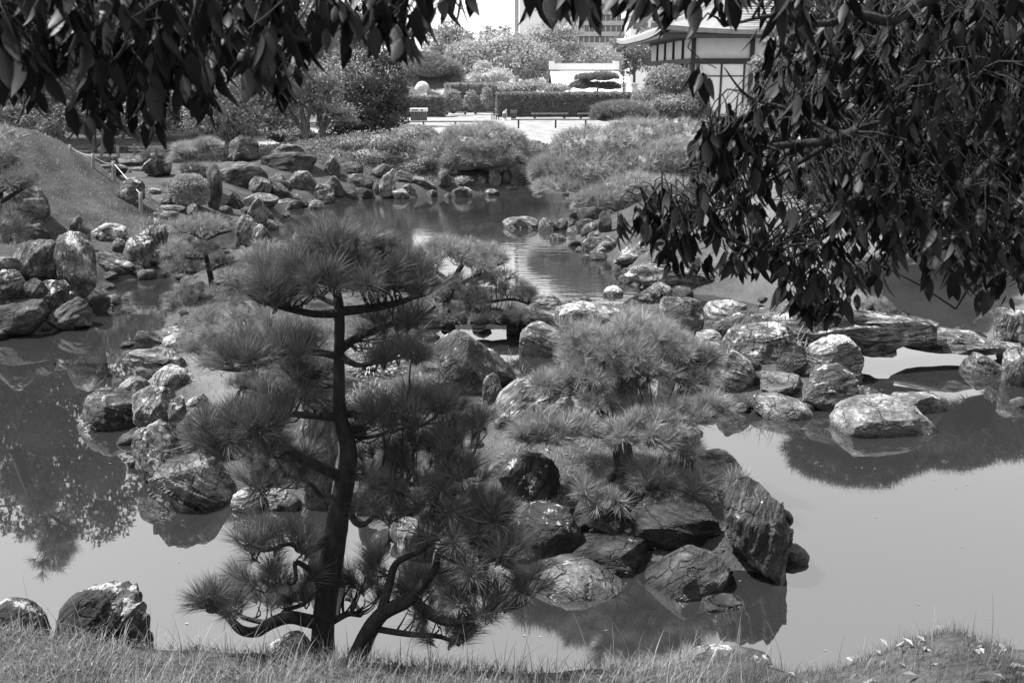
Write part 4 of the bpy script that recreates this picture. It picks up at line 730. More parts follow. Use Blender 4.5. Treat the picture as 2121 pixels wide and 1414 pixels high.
crown_tree('clipped_tree', 'cloud clipped tree with small round pads before the white wall', 'tree', 36, ([(1600,280),(1605,200),(1620,110),(1630,80)], [14, 12, 8]), [(1625,88,52,14),(1600,128,48,18),(1590,145,40,14),(1650,150,50,20),(1610,190,60,26),(1660,220,60,30),(1580,235,55,26),(1680,90,30,14)], 5000, (.09, .06), 'foliage_mid', seed=25, parts=True, cs=.85)
crown_tree('pine_tree', 'large dark pine mass behind the hanging leaves at right', 'pine tree', 16, ([(2290,600),(2220,480),(2100,380)], [50, 40, 24]),
    [(1820,330,140,60),(1700,390,80,40,.5),(1950,380,130,60,.5),(1850,430,150,45,-.4),(2120,370,110,80,.5),(2050,290,90,50,1),(1930,270,80,40,1),(2220,430,120,80,0)], 7000, (.2, .008), 'needle', 'needle', seed=26, k=13)
# clipped bushes by the pond
def bushy(label, Y, pads, n, leaf, m, name='clipped_bush', group='clipped round bushes', seed=1, lump=.05, **kw):
    return crown_tree(name, label, 'bush', Y, None, pads, n, leaf, m, seed=seed, group=group, lump=lump, **kw)
bushy('flat domed clipped bush beside the dome pine', 37.5, [(858,283,50,24,0,.8)], 3200, (.06, .045), 'foliage_mid', seed=31, cs=.9)
bushy('wide dark clipped bush under the leaning trees', 39, [(604,282,50,18,0,.9)], 2400, (.07, .05), 'foliage_dark', seed=32, cs=.9)
bushy('small dark clipped bush right of the leaning trunks', 37.5, [(685,293,16,12,0,.3)], 700, (.06, .045), 'foliage_dark', seed=33, cs=.9)
bushy('low dark clipped bush nestled before the wide dark bush', 37.8, [(605,292,16,8,0,.3)], 600, (.06, .045), 'foliage_dark', seed=34, cs=.9)
bushy('round dark clipped bush at the top of the grassy slope', 27, [(103,285,25,38,0,.5)], 2200, (.06, .045), 'foliage_dark', seed=35, cs=.9)
bushy('loose azalea bush overhanging the cove', 33.6, [(735,300,40,22),(795,300,55,28),(770,325,60,24,-.3),(840,330,32,20,-.2),(715,320,24,14)], 3400, (.11, .05), 'foliage_mid', name='azalea_bush', group=None, seed=36, lump=.22)
bushy('small leafy azalea at the left of the dome pine', 33, [(855,350,34,16),(880,335,22,14)], 1000, (.09, .045), 'foliage_mid', name='azalea_bush', group=None, seed=37, lump=.22)
bushy('soft low pine tuft above the driftwood stump', 26.5, [(395,312,38,14),(430,300,24,10),(375,330,26,10)], 500, (.2, .012), 'needle_far', name='dwarf_pine', group=None, seed=38, style='needle', k=9)
bushy('mossy cushion of needles on top of the driftwood rock', 25.6, [(412,365,32,14),(440,370,22,12),(400,352,24,10)], 420, (.18, .012), 'needle', name='dwarf_pine', group=None, seed=39, style='needle', k=9)
bushy('pine tuft hanging on the shaggy crowned stone', 27.3, [(330,322,34,10),(360,312,24,8)], 300, (.18, .012), 'needle', name='dwarf_pine', group=None, seed=40, style='needle', k=9)
bushy('added dark leafy fill for the shade beneath the dome pine', 34.8, [(880,356,40,24,-.6,.6),(950,345,50,28,-.6,.6),(1020,345,50,28,-.6,.6),(1085,356,36,26,-.6,.6)], 3600, (.1, .05), 'foliage_dark', name='undergrowth', group=None, cs=.9, seed=41, lump=.25)  # dark bushes added to fill the shaded void under the dome
bushy('dark leafy undergrowth behind the cove rocks', 35, [(740,345,40,20,0,.6),(690,335,40,20,0,.6),(800,345,50,20,0,.6)], 2000, (.1, .05), 'foliage_dark', name='undergrowth', group=None, seed=42, lump=.25)
# drum shaped bush
def drum(label, x0, y0, x1, y1, Y, n):
    c = at_y((x0+x1)/2, y1, Y); rad = (x1-x0)/2*mpp(x0, y1, Y); h = (y1-y0)*mpp(x0, y1, Y)*.98; T = thing('drum_bush', label, 'bush', c); r = np.random.default_rng(44)
    a = r.uniform(0, 2*math.pi, n); e = .32; k = int(n*.62)
    S = np.stack([np.cos(a), np.sin(a), r.uniform(-1, .9, n)], 1); S[k:, :2] *= np.sqrt(r.uniform(0, 1, n-k))[:, None]; S[k:, 2] = 1; q = S*np.array([1, 1, 0]); q[k:] = [0, 0, 1]
    rr_ = np.linalg.norm(S[:, :2], axis=1); over = np.clip(rr_ + np.abs(S[:, 2]) - 1.5, 0, 1)[:, None]; S = S*(1 - over*.5)
    P = c + np.array([0, 0, h/2]) + S*np.array([rad, rad, h/2])*(1+.025*fbm(S*3, 3)+r.uniform(-.05, .01, n))[:, None]
    V, Fc = leaves(P, q, .06, .05, 5); V2, F2 = ICO[4]; S2 = np.sign(V2)*np.abs(V2)**e; S2 /= np.maximum((np.abs(S2[:, :2])**2.2).sum(1)[:, None]**(1/2.2), np.abs(S2[:, 2:]))**.92
    part('crown', cat_mesh([(V, Fc), (c + np.array([0, 0, h/2]) + S2*np.array([rad, rad, h/2])*.8, F2)]), M['foliage_drum'], T)
drum('squarish drum shaped clipped bush beside the stepping stones', 356, 364, 432, 430, meet(394, 430), 14000)
# hedges
def hedge(label, x0, x1, y0, y1, Y, depth, n, m='foliage_mid', leaf=(.13, .09), seed=1):
    a = at_y(x0, y1, Y); b = at_y(x1, y1, Y); a[2] = hz(a[0], Y); t = at_y((x0+x1)/2, y0, Y)[2]; T = thing('hedge', label, 'hedge', (float((a[0]+b[0])/2), Y+depth/2, float(a[2])), 'clipped hedges of the open court'); r = np.random.default_rng(seed)
    Lx, hh = b[0]-a[0], t-a[2]; nf = int(n*.62); P = np.stack([a[0]+Lx*r.uniform(0, 1, nf), np.full(nf, Y), a[2]+hh*r.uniform(0, 1, nf)], 1); N1 = np.tile([0., -1, 0], (nf, 1))
    nt_ = n-nf; Pt = np.stack([a[0]+Lx*r.uniform(0, 1, nt_), Y+depth*r.uniform(0, 1, nt_), np.full(nt_, a[2]+hh)], 1); N2 = np.tile([0., 0, 1], (nt_, 1))
    ns = n//8; Ps = np.stack([np.where(r.random(ns) < .5, a[0], b[0]), Y+depth*r.uniform(0, 1, ns), a[2]+hh*r.uniform(0, 1, ns)], 1); N3 = np.stack([np.sign(Ps[:, 0]-(a[0]+b[0])/2), 0*Ps[:, 0], 0*Ps[:, 0]], 1)
    P = np.concatenate([P, Pt, Ps]); N_ = np.concatenate([N1, N2, N3]); P = P + N_*(.10*fbm(P*1.1, 3)+r.uniform(-.1, .02, len(P)))[:, None]
    V, Fc = leaves(P, N_, *leaf, seed); part('foliage', cat_mesh([(V, Fc), box(a[0]+.12, Y+.12, a[2]-.3, b[0]-.12, Y+depth-.12, a[2]+hh-.12)]), M[m], T)
hedge('long clipped hedge behind the benches', 1028, 1306, 193, 244, 70, 1.8, 11000, seed=51)
hedge('short clipped hedge behind the slatted bin', 822, 921, 200, 246, 70, 1.6, 4500, 'foliage_mid', seed=52)
hedge('taller dark hedge set back between the two clipped hedges', 922, 1110, 174, 238, 78, 2.5, 7500, seed=53)
def shrub(label, Y, pads, n, leaf, m, seed, name='shrub', group=None, core_=True, lump=.3):
    return crown_tree(name, label, 'shrub', Y, None, pads, n, leaf, m, seed=seed, group=group, lump=lump, has_core=core_)
shrub('pale leafy shrub at the end of the short hedge', 72, [(938,215,18,26),(930,200,12,12)], 900, (.22, .1), 'foliage_pale', 61)
shrub('pale leafy shrub in the middle before the tall hedge', 74, [(976,212,13,22)], 600, (.2, .1), 'foliage_pale', 62)
shrub('pale narrow shrub right before the tall hedge', 74, [(1008,208,10,24)], 500, (.2, .1), 'foliage_pale', 63)
shrub('white blossoming shrub peeping above the tall hedge', 84, [(1020,158,44,16),(1000,145,18,18),(985,165,30,10)], 1600, (.26, .12), 'foliage_white', 64)
shrub('low rounded shrub left of the spreading pine by the roof', 76, [(1150,184,34,10)], 900, (.15, .08), 'foliage_mid', 65)
shrub('loose pale shrub between the tall hedge and the long hedge', 77, [(1070,182,40,11),(1110,178,26,9)], 900, (.2, .1), 'foliage_pale', 66)
crown_tree('pine_tree', 'small spreading pine in front of the pale gabled roof', 'pine tree', 74, ([(1240,210),(1238,185),(1250,170)], [5, 4, 3]), [(1215,162,24,8),(1250,160,30,9),(1235,178,20,6),(1205,178,24,9),(1262,180,22,8)], 1500, (.26, .03), 'foliage_mid', 'needle', seed=67, k=9)
# ---------------------------------------------------------------- trees behind
BT = 'trees behind the garden'
TR = [('dense dark leafy tree standing left of the dome pine', 39, (768,330,770,220,16), [(770,170,70,60),(720,210,50,40),(815,200,34,36),(760,225,60,36),(790,130,34,30),(745,255,70,28),(805,245,40,34),(700,262,40,22)], 8500, (.15, .075), 'foliage_dark', .22),
      ('leafy tree over the rockery with a leaning trunk', 37, (632,330,625,230,20), [(620,190,60,50),(560,200,50,45),(670,170,46,40),(600,140,60,40),(570,245,46,24)], 4800, (.13, .07), 'foliage_mid', .3),
      ('small tree with bare twisting limbs beside the leaning trunk', 37.5, (668,325,660,235,16), [(700,230,44,16),(660,222,34,12),(720,250,26,9)], 900, (.12, .06), 'foliage_mid', .4),
      ('broad leafy evergreen behind the driftwood stump', 36, (470,330,465,260,16), [(460,230,60,60),(420,240,40,40),(500,260,30,36),(440,190,50,40)], 4200, (.14, .075), 'foliage_mid', .25),
      ('big rounded pine left of the tall hedge', 84, (893,240,890,170,8), [(890,145,62,26),(850,165,40,18),(925,165,30,14),(880,125,40,16),(900,175,44,12)], 3600, (.34, .035), 'foliage_mid', .15),
      ('cloud pruned pine with flat tiers beyond the rounded pine', 92, (832,230,830,80,7), [(832,112,38,7),(810,128,26,8),(840,72,30,9),(815,90,24,7),(850,130,24,7)], 2400, (.34, .035), 'foliage_mid', .12),
      ('airy pale maple spreading in the centre background', 96, (1045,200,1050,130,7), [(1060,125,80,44),(1000,130,60,34),(1110,130,50,34),(1040,90,50,24),(960,110,40,24)], 9000, (.34, .15), 'foliage_pale', .35),
      ('second airy pale tree left of the office block', 105, (1180,200,1180,130,7), [(1190,130,60,34),(1150,100,50,30),(1240,130,50,30),(1130,70,40,20),(1170,62,36,16)], 6500, (.36, .16), 'foliage_pale', .35),
      ('dark pine like tree below the white penthouse', 110, (1310,200,1310,120,7), [(1310,110,50,28),(1280,135,40,24),(1340,75,26,16),(1350,120,40,30),(1290,90,30,16)], 5000, (.32, .12), 'foliage_mid', .25),
      ('pale broadleaf tree left of the airy maple', 100, (960,200,955,130,7), [(950,110,40,50),(915,100,40,40),(930,70,24,24)], 4500, (.34, .15), 'foliage_pale', .3),
      ('tall bushy tree high behind the leaning trunk', 58, (660,280,660,150,14), [(680,90,90,70),(600,60,90,70),(740,60,60,60),(640,150,80,40)], 9000, (.26, .13), 'foliage_mid', .3),
      ('tall evergreen in the left background', 48, (330,300,330,160,16), [(330,120,110,80),(230,140,90,70),(400,170,80,60),(300,40,100,60),(420,80,70,70)], 9500, (.22, .11), 'foliage_mid', .28),
      ('tall evergreen at the far left edge of the background', 40, (60,300,60,180,18), [(60,130,100,90),(-40,160,80,80),(130,180,60,60),(20,30,100,60),(130,60,80,60)], 9500, (.2, .1), 'foliage_mid', .28),
      ('bushy evergreen between the slope and the path', 37, (190,330,195,290,14), [(200,240,60,40),(260,250,50,34),(150,240,40,30),(310,262,50,28)], 4200, (.15, .075), 'foliage_dark', .25),
      ('leafy shrub tree above the top of the slope', 30, (20,300,20,260,10), [(15,235,30,26),(60,250,34,24)], 1800, (.12, .06), 'foliage_mid', .25),
      ('dark evergreen above the rockery path', 38, (400,310,400,240,14), [(390,215,40,36),(340,225,40,34),(500,250,34,40),(490,200,40,30)], 3600, (.15, .075), 'foliage_dark', .25),
      ('round bushy tree filling the gap behind the leaning trunk', 50, (560,300,560,200,14), [(560,160,90,60),(640,200,80,50),(480,150,80,60),(520,230,70,40),(720,160,60,60)], 7500, (.22, .11), 'foliage_mid', .3),
      ('broad tree mass low behind the rockery path', 46, (300,300,300,220,14), [(300,220,90,50),(400,240,70,36),(200,200,80,60),(450,190,60,50),(120,230,70,50)], 7500, (.2, .1), 'foliage_mid', .3),
      ('very tall tree far above the left edge of the view', 34, (-60,330,-60,-200,30), [(-40,-180,120,120),(60,-300,110,110),(-120,-330,130,130),(40,-420,70,70),(110,-120,80,80),(-150,-120,100,100),(60,-60,80,60)], 9000, (.24, .12), 'foliage_dark', .3),
      ('second very tall tree above the left edge of the view', 44, (-250,330,-250,-150,30), [(-250,-250,160,160),(-120,-200,120,120),(-300,-80,140,120),(-20,-120,90,80)], 7000, (.28, .14), 'foliage_dark', .3),
      ('tall tree rising out of frame at upper left', 60, (480,280,480,0,16), [(480,-60,120,90),(520,30,80,60),(560,-40,100,90)], 7000, (.28, .14), 'foliage_mid', .28),
      ('tall tree rising out of frame at the left corner', 52, (150,300,150,0,18), [(150,-120,140,120),(50,-60,100,90),(250,-60,110,90)], 8000, (.28, .14), 'foliage_mid', .28),
      ('tall tree rising out of frame above the left edge', 46, (-120,300,-120,60,18), [(-120,-60,130,120),(-60,60,80,90),(-200,80,110,110),(-20,-150,100,90)], 7000, (.26, .13), 'foliage_mid', .28)]
for k, (lb, Yt, tr, pads, n, lf, mt, lu) in enumerate(TR):
    x0, y0, x1, y1, wd = tr; nd = 'pine' in lb and 'like' not in lb and 'left of the dome' not in lb
    crown_tree('pine_tree' if nd else 'broadleaf_tree', lb, 'tree', Yt, ([(x0, y0), ((x0+x1)/2+4, (y0+y1)/2), (x1, y1)], [wd, wd*.8, wd*.5]), pads, n, lf, mt, 'needle' if nd else 'leaf', BT, 70+k, lump=lu, k=7,
        branches=[([((x0+x1)/2+4, (y0+y1)/2), (p[0]*.5+x1*.5, p[1]*.4+y1*.6), (p[0], p[1])], [wd*.45, wd*.15]) for p in pads[:3]])
# ---------------------------------------------------------------- palace hall at the right
hall = thing('palace_hall', 'white walled timber framed palace hall with a pale hipped roof', 'building', (16, 60, .85))
def hb(name, *a, m='timber_dark', parent=hall): return part(name, box(*a), M[m], parent)
KX, KY, EY, EX = 9.1, 52.0, 68.0, 26.0
zg, zs, zm, zt = .6, 1.55, 4.35, 5.6
hb('wall', KX+.05, KY+.05, zg, EX, EY, zt, m='plaster')
for z0, z1, o_ in ((zg, zg+.5, .08), (zs-.12, zs+.1, .10), (zm-.12, zm+.14, .14), (zt-.14, zt+.12, .1)):
    hb('beam', KX-o_, KY-o_, z0, EX, KY+.04, z1); hb('beam', KX-o_, KY+.05, z0, KX+.04, EY, z1)
for xp in np.arange(KX, EX, 2.95): hb('post', xp-.11, KY-.07, zg, xp+.11, KY+.045, zt)
for yp in np.arange(KY+3.2, EY, 3.2): hb('post', KX-.07, yp-.09, zg, KX+.045, yp+.09, zt)
for i, xp in enumerate(np.arange(KX+.3, EX-2.6, 2.95)):        # latticed sliding windows under the rail
    wn = thing('window', None, None); wn.parent = hall; wn.matrix_parent_inverse = Matrix.Translation(-Vector(hall.location))
    part('pane', box(xp, KY-.02, zs+.1, xp+2.3, KY+.03, zm-.14), M['plaster'], wn)
    for u in (0, .5, 1): part('frame_bar', box(xp+2.3*u-.05, KY-.06, zs+.1, xp+2.3*u+.05, KY-.025, zm-.14), M['timber_dark'], wn)
    part('frame_bar', box(xp, KY-.055, zm-.75, xp+2.3, KY-.027, zm-.69), M['timber_dark'], wn)
for i, yp in enumerate(np.arange(KY+.5, EY-3, 3.2)):
    wn = thing('window', None, None); wn.parent = hall; wn.matrix_parent_inverse = Matrix.Translation(-Vector(hall.location))
    part('pane', box(KX-.02, yp, zs+.1, KX+.03, yp+2.4, zm-.14), M['glass_dark' if i < 2 else 'plaster'], wn)
    for u in (0, .5, 1): part('frame_bar', box(KX-.06, yp+2.4*u-.05, zs+.1, KX-.025, yp+2.4*u+.05, zm-.14), M['timber_dark'], wn)
def roofsheet():
    ex0, ey0, ex1, ey1, ze = KX-1.9, KY-2.0, EX+2, EY+3.5, 5.72; hx, hy, zr = 15.5, 59.5, 10.6; V = []; Fc = []; n = 18
    def curve(t): return .35*t + .65*t**1.7                                        # sagging slope, lifted corners
    prof = []
    cn = [np.array([ex0, ey0]), np.array([ex1, ey0]), np.array([ex1, ey1]), np.array([ex0, ey1])]; rn = [np.array([hx, hy]), np.array([ex1-4, hy]), np.array([ex1-4, hy+1]), np.array([hx, hy+1])]
    for i in range(n+1):
        t = i/n
        for c in range(4):
            for s in np.linspace(0, 1, 13)[:-1]:
                e = cn[c]*(1-s)+cn[(c+1) % 4]*s; q = rn[c]*(1-s)+rn[(c+1) % 4]*s; p = e*(1-t)+q*t
                V.append([p[0], p[1], ze + (zr-ze)*curve(t) + .28*(1-t)**3*abs(2*s-1)**4 + (.0 if i % 2 else .035)])
    m = 48
    for i in range(n):
        for j in range(m): Fc.append([i*m+j, i*m+(j+1) % m, (i+1)*m+(j+1) % m, (i+1)*m+j])
    V = np.array(V); V2 = V.copy()[:m*3]; V2[:, 2] -= .22; f2 = [[a, d, c, b] for a, b, c, d in Fc[:m*2]]
    k = len(V); V = np.concatenate([V, V2]); Fc += [[a+k, b+k, c+k, d+k] for a, b, c, d in f2]; Fc += [[j, j+k, (j+1) % m+k, (j+1) % m] for j in range(m)]
    return V, np.array(Fc)
rf = part('roof', roofsheet(), M['roof_copper'], hall)
# roof courses of narrow shingles
rows = []
for i in range(26):
    t = i/26*.9+.01; c_ = .35*t+.65*t**1.7; ex0, ey0, ex1 = KX-1.9, KY-2.0, EX+2; hx, hy = 15.5, 59.5; z_ = 5.72+4.88*c_+.03
    y_ = ey0*(1-t)+hy*t; x_ = ex0*(1-t)+hx*t; rows.append(box(x_+.15, y_-.02, z_, ex1-1, y_+.1, z_+.05)); rows.append(box(x_-.02, y_+.1, z_, x_+.1, EY+3.5-(EY+3.5-hy)*t, z_+.05))
tag(part('roof_course', cat_mesh(rows), M['roof_copper'], hall), kind='stuff')
hb('eave_fascia', KX-1.85, KY-1.95, 5.42, EX+1.9, KY-1.8, 5.6); hb('eave_fascia', KX-1.85, KY-1.78, 5.42, KX-1.7, EY+3.4, 5.6)
hb('soffit', KX-1.68, KY-1.78, 5.60, EX, EY, 5.66)
gb = at_y(1372, 38, 62); part('gable', (np.array([[gb[0]-1.2, 60.5, 8.6], [gb[0]+2.2, 60.5, 8.6], [gb[0]+.5, 60.5, 11.2], [gb[0]-1.2, 60.8, 8.6], [gb[0]+2.2, 60.8, 8.6], [gb[0]+.5, 60.8, 11.2]]), np.array([[0, 1, 2], [3, 5, 4]])), M['timber_dark'], hall)
part('lantern', box(KX-.45, 63.8, 3.2, KX-.1, 64.2, 3.7), M['metal_pale'], hall)
ch = thing('rain_chain', 'dark rain chain hanging from the hall eave', 'rain chain', at_y(1294, 90, 66)); zc = np.arange(.9, 5.5, .22)
cp = at_y(1294, 90, 66)
for z_ in zc: part('chain_link', tube([[cp[0], 66, z_], [cp[0], 66, z_+.1], [cp[0], 66, z_+.17]], [.03, .075, .03], 6, sub=2), M['metal_dark'], ch)
# low gabled building with a pale roof
lo_ = thing('gabled_roof_building', 'low building with a bright pale gabled roof behind the hedge', 'building', at_y(1215, 190, 90))
a = at_y(1140, 145, 92); b = at_y(1278, 145, 92); e0 = at_y(1152, 184, 86); e1 = at_y(1294, 184, 86); zb = a[2]; ze = e0[2]-.3
def prism(x0, x1, xe0, xe1):
    V = np.array([[x0, 92, zb], [x1, 92, zb], [xe1, 86, ze], [xe0, 86, ze], [xe0, 98, ze], [xe1, 98, ze]]); V2 = V - np.array([0, 0, .25]); V = np.concatenate([V, V2])
    return V, np.array([[3, 2, 1, 0], [0, 1, 5, 4], [6, 7, 8, 9], [10, 11, 7, 6], [3, 9, 8, 2], [2, 8, 7, 1], [1, 7, 11, 5], [0, 6, 9, 3], [4, 10, 6, 0], [5, 11, 10, 4]])
part('roof', prism(a[0], b[0], a[0], b[0]+.9), M['roof_pale'], lo_)
part('ridge_cap', box(a[0]+.1, 91.7, zb, b[0], 92.3, zb+.55), M['metal_pale'], lo_); part('wall', box(a[0]+.8, 87.5, .6, b[0]-.3, 96.5, ze), M['plaster'], lo_)
for s in (0, 1): part('ridge_end', box((a[0], b[0]-.2)[s]-.1, 91.6, zb+.02, (a[0], b[0]-.2)[s]+.35, 92.4, zb+.75), M['metal_pale'], lo_)
part('gable_board', (np.array([[a[0]-.25, 86.2, ze-.1], [a[0]-.25, 92, zb-.2], [a[0]-.25, 97.8, ze-.1], [a[0]-.05, 86.2, ze-.1], [a[0]-.05, 92, zb-.2], [a[0]-.05, 97.8, ze-.1]]), np.array([[0, 2, 1], [3, 4, 5]])), M['timber_dark'], lo_)
for lb, x0, x1 in (('left white capped gate pillar behind the hedge', 1287, 1298), ('right white capped gate pillar behind the hedge', 1307, 1321)):
    p0 = at_y(x0, 192, 76); p1 = at_y(x1, 172, 76); gp = thing('gate_pillar', lb, 'gate pillar', ((p0[0]+p1[0])/2, 76, .8), 'gate pillars'); part('shaft', box(p0[0]+.05, 75.8, .7, p1[0]-.05, 76.2, p1[2]-.12), M['plaster'], gp); part('cap', box(p0[0]-.06, 75.68, p1[2]-.12, p1[0]+.06, 76.32, p1[2]), M['metal_pale'], gp)
# tiled gate roof glimpsed under the rounded pine
gr = thing('small_gate_roof', 'pale curved ridge end of a small tiled roof under the rounded pine', 'roof', at_y(880, 190, 80)); p = at_y(872, 182, 80)
part('ridge', tube([at_y(862, 186, 80), at_y(872, 177, 80), at_y(882, 180, 80), at_y(884, 190, 80)], [.15, .3, .28, .1], 8), M['roof_pale'], gr); part('roof_slope', tube([at_y(885, 188, 80), at_y(912, 196, 80)], [.22, .18], 6), M['roof_copper'], gr); part('post', tube([at_y(888, 190, 80), at_y(888, 240, 80)], [.12, .12], 6), M['timber_dark'], gr)
# office block and white penthouse far behind
ob = thing('office_block', 'large grey office block with rows of window bands far behind', 'building', (45, 330, 0)); x0, x1 = 20.5, 66; zz = 0; k = 0
part('wall', box(x0, 331, -1, x1, 350, 62), M['concrete'], ob)
part('side_tower', box(2.4, 334, -1, x0-.1, 352, 62), M['plaster'], ob); part('edge_column', box(.8, 334, -1, 2.2, 336, 62), M['concrete'], ob)
for zf in np.arange(3, 60, 3.25):
    part('balcony_band', box(x0-.2, 329.2, zf-1.1, x1+.2, 330.95, zf+.25), M['concrete'], ob); wd = part('window_band', box(x0+.3, 330.5, zf+.3, x1-.3, 330.9, zf+2.0), M['glass_dark'], ob)
    mu = [box(xm-.09, 330.2, zf+.3, xm+.09, 330.45, zf+2.0) for xm in np.arange(x0+.6, x1, 1.7)]; V, Fc = cat_mesh(mu); part('mullion', (V, Fc), M['metal_pale'], ob)
wb = thing('white_penthouse', 'small white flat roofed building in front of the office block', 'building', at_y(1335, 70, 200)); p0 = at_y(1306, 56, 200); p1 = at_y(1358, 22, 200)
part('wall', box(p0[0], 200, 0, p1[0], 210, p1[2]-1.0), M['plaster'], wb); part('roof_slab', box(p0[0]-.6, 199.4, p1[2]-.98, p1[0]+.6, 211, p1[2]), M['plaster'], wb)
for xm in (.5, 2.2, 3.9): part('window', box(p0[0]+xm, 199.85, p1[2]-3.4, p0[0]+xm+1.1, 199.97, p1[2]-2.2), M['glass_dark'], wb)
# utility pole and palms on the skyline
up_ = thing('utility_pole', 'utility pole with a cross arm on the skyline', 'utility pole', at_y(995, 130, 120)); part('pole', tube([at_y(995, 140, 120), at_y(995, 64, 120)], [.18, .14], 6), M['concrete'], up_)
part('cross_arm', tube([at_y(978, 69, 120), at_y(1003, 69, 120)], [.09, .09], 5), M['concrete'], up_)
for x_ in (980, 984, 996, 1001): part('insulator', tube([at_y(x_, 69, 120), at_y(x_, 65, 120)], [.1, .07], 5), M['metal_pale'], up_)
for lb, px_, py_, yb_, s in (('tall palm right of the utility pole, leftmost of the pair', 1008, 64, 120, 1), ('shorter palm of the pair right of the utility pole', 1021, 71, 120, .95), ('lone palm left of the office block on the skyline', 1045, 62, 120, 1), ('small distant palm left of the utility pole', 969, 78, 120, .7)):
    Yp = 150; top = at_y(px_, py_, Yp); T = thing('palm_tree', lb, 'palm tree', (top[0], Yp, .8), 'palms on the skyline'); part('trunk', tube([[top[0], Yp, .5], top], [.2, .16], 6), M['bark_far'], T); r = np.random.default_rng(int(px_)); L = []
    for j in range(26):
        a_ = r.uniform(0, 2*math.pi); el = r.uniform(-.6, 1.1); d = np.array([math.cos(a_)*math.cos(el), math.sin(a_)*math.cos(el), math.sin(el)])*1.5*s; w_ = unit(np.cross(d, [0, 0, 1]))*.12
        L.append((np.array([top, top+d*.55+w_, top+d+np.array([0, 0, -.3]), top+d*.55-w_]), np.array([[0, 1, 2], [0, 2, 3]])))
    part('crown', cat_mesh(L), M['foliage_mid'], T)
# ---------------------------------------------------------------- court furniture
def bench(label, x0, x1, y0, y1, Y):
    p0 = at_y(x0, y0, Y); p1 = at_y(x1, y1, Y); z0 = hz((p0[0]+p1[0])/2, Y); T = thing('bench', label, 'bench', ((p0[0]+p1[0])/2, Y, z0), 'benches along the hedge'); zt_ = p0[2]
    for k in range(3): part('slat', box(p0[0], Y+.16*k, zt_-.07, p1[0], Y+.16*k+.13, zt_), M['timber_pale'], T)
    for u in (.1, .9):
        xm = p0[0]*(1-u)+p1[0]*u; part('leg', box(xm-.07, Y+.05, z0-.05, xm+.07, Y+.4, zt_-.075), M['timber_dark'], T)
bench('long pale bench before the long hedge', 1100, 1177, 235, 245, 67.5); bench('bench partly hidden behind the small rounded pine', 1197, 1262, 235, 245, 67.5)
bench('dark low bench left before the tall hedge', 921, 968, 232, 243, 74); bench('dark low bench right before the tall hedge', 980, 1028, 232, 243, 74)
def slatbox(label, x0, x1, y0, y1, Y, top='metal_pale', ns=9, holes=True):
    p0 = at_y(x0, y1, Y); p1 = at_y(x1, y0, Y); z0 = min(hz(p0[0], Y), p0[2]); D_ = (p1[0]-p0[0])*.6; T = thing('litter_bin', label, 'litter bin', ((p0[0]+p1[0])/2, Y, z0)); part('body', box(p0[0]+.04, Y+.05, z0, p1[0]-.04, Y+D_, p1[2]-.2), M['metal_dark'], T); dx = (p1[0]-p0[0])/ns
    for k in range(ns): part('slat', box(p0[0]+dx*k+.02, Y, z0+.04, p0[0]+dx*(k+1)-.03, Y+.045, p1[2]-.16), M['timber_pale'], T)
    part('lid', box(p0[0]-.02, Y-.05, p1[2]-.19, p1[0]+.02, Y+D_+.04, p1[2]), M[top], T)
    if holes:
        part('opening', box(p0[0]+.12, Y-.075, p1[2]-.13, p0[0]+.5, Y-.055, p1[2]-.06), M['metal_dark'], T); part('opening', tube([[p1[0]-.3, Y-.052, p1[2]-.1], [p1[0]-.3, Y-.07, p1[2]-.1]], [.06, .06], 8, sub=1), M['metal_dark'], T)
slatbox('wide slatted litter bin with a white lid before the short hedge', 850, 884, 225, 251, 64); slatbox('small slatted litter bin right of the white pillar', 1058, 1070, 229, 250, 65, 'timber_pale', 5, False)
p0 = at_y(1042, 249, 65); p1 = at_y(1049, 226, 65); T = thing('marker_post', 'thick pale marker post with a slanted top by the low fence', 'post', (p0[0], 65, hz(p0[0], 65)))
V, Fc = tube([[p0[0]+.1, 65, .7], [p0[0]+.1, 65, p1[2]-.1]], [.13, .13], 10, sub=1); V[:, 2] = np.where(V[:, 2] > 1, V[:, 2] + (p0[0]+.1-V[:, 0])*-.9, V[:, 2]); part('shaft', (V, Fc), M['metal_pale'], T); part('plate', box(p0[0]-.02, 64.84, 1.0, p0[0]+.2, 64.86, 1.3), M['timber_pale'], T)
p0 = at_y(1018, 248, 66); p1 = at_y(1033, 237, 66); T = thing('stool', 'small low wooden stool next to the pale marker post', 'stool', (p0[0]+.3, 66, hz(p0[0], 66))); part('seat', box(p0[0], 66, p1[2]-.06, p1[0], 66.4, p1[2]), M['timber_pale'], T)
for u in np.linspace(.05, .95, 4): part('leg', box(p0[0]+(p1[0]-p0[0])*u-.03, 66.02, .7, p0[0]+(p1[0]-p0[0])*u+.03, 66.1, p1[2]-.062), M['timber_dark'], T)
def rail_fence(label, xs_, ytop, ybot, Y, m='timber_pale', pm='timber_dark'):
    T = thing('low_fence', label, 'fence', at_y(xs_[0], ybot, Y), 'low rails round the court')
    for x_ in xs_: a_ = at_y(x_, ytop, Y); part('post', tube([[a_[0], Y, hz(a_[0], Y)-.1], [a_[0], Y, a_[2]-.03]], [.05, .05], 6, sub=1), M[pm], T)
    a_ = at_y(xs_[0]-14, ytop, Y); b_ = at_y(xs_[-1]+14, ytop, Y); part('rail', tube([a_-[0, 0, .02], b_-[0, 0, .02]], [.045, .045], 6, sub=1), M[m], T)
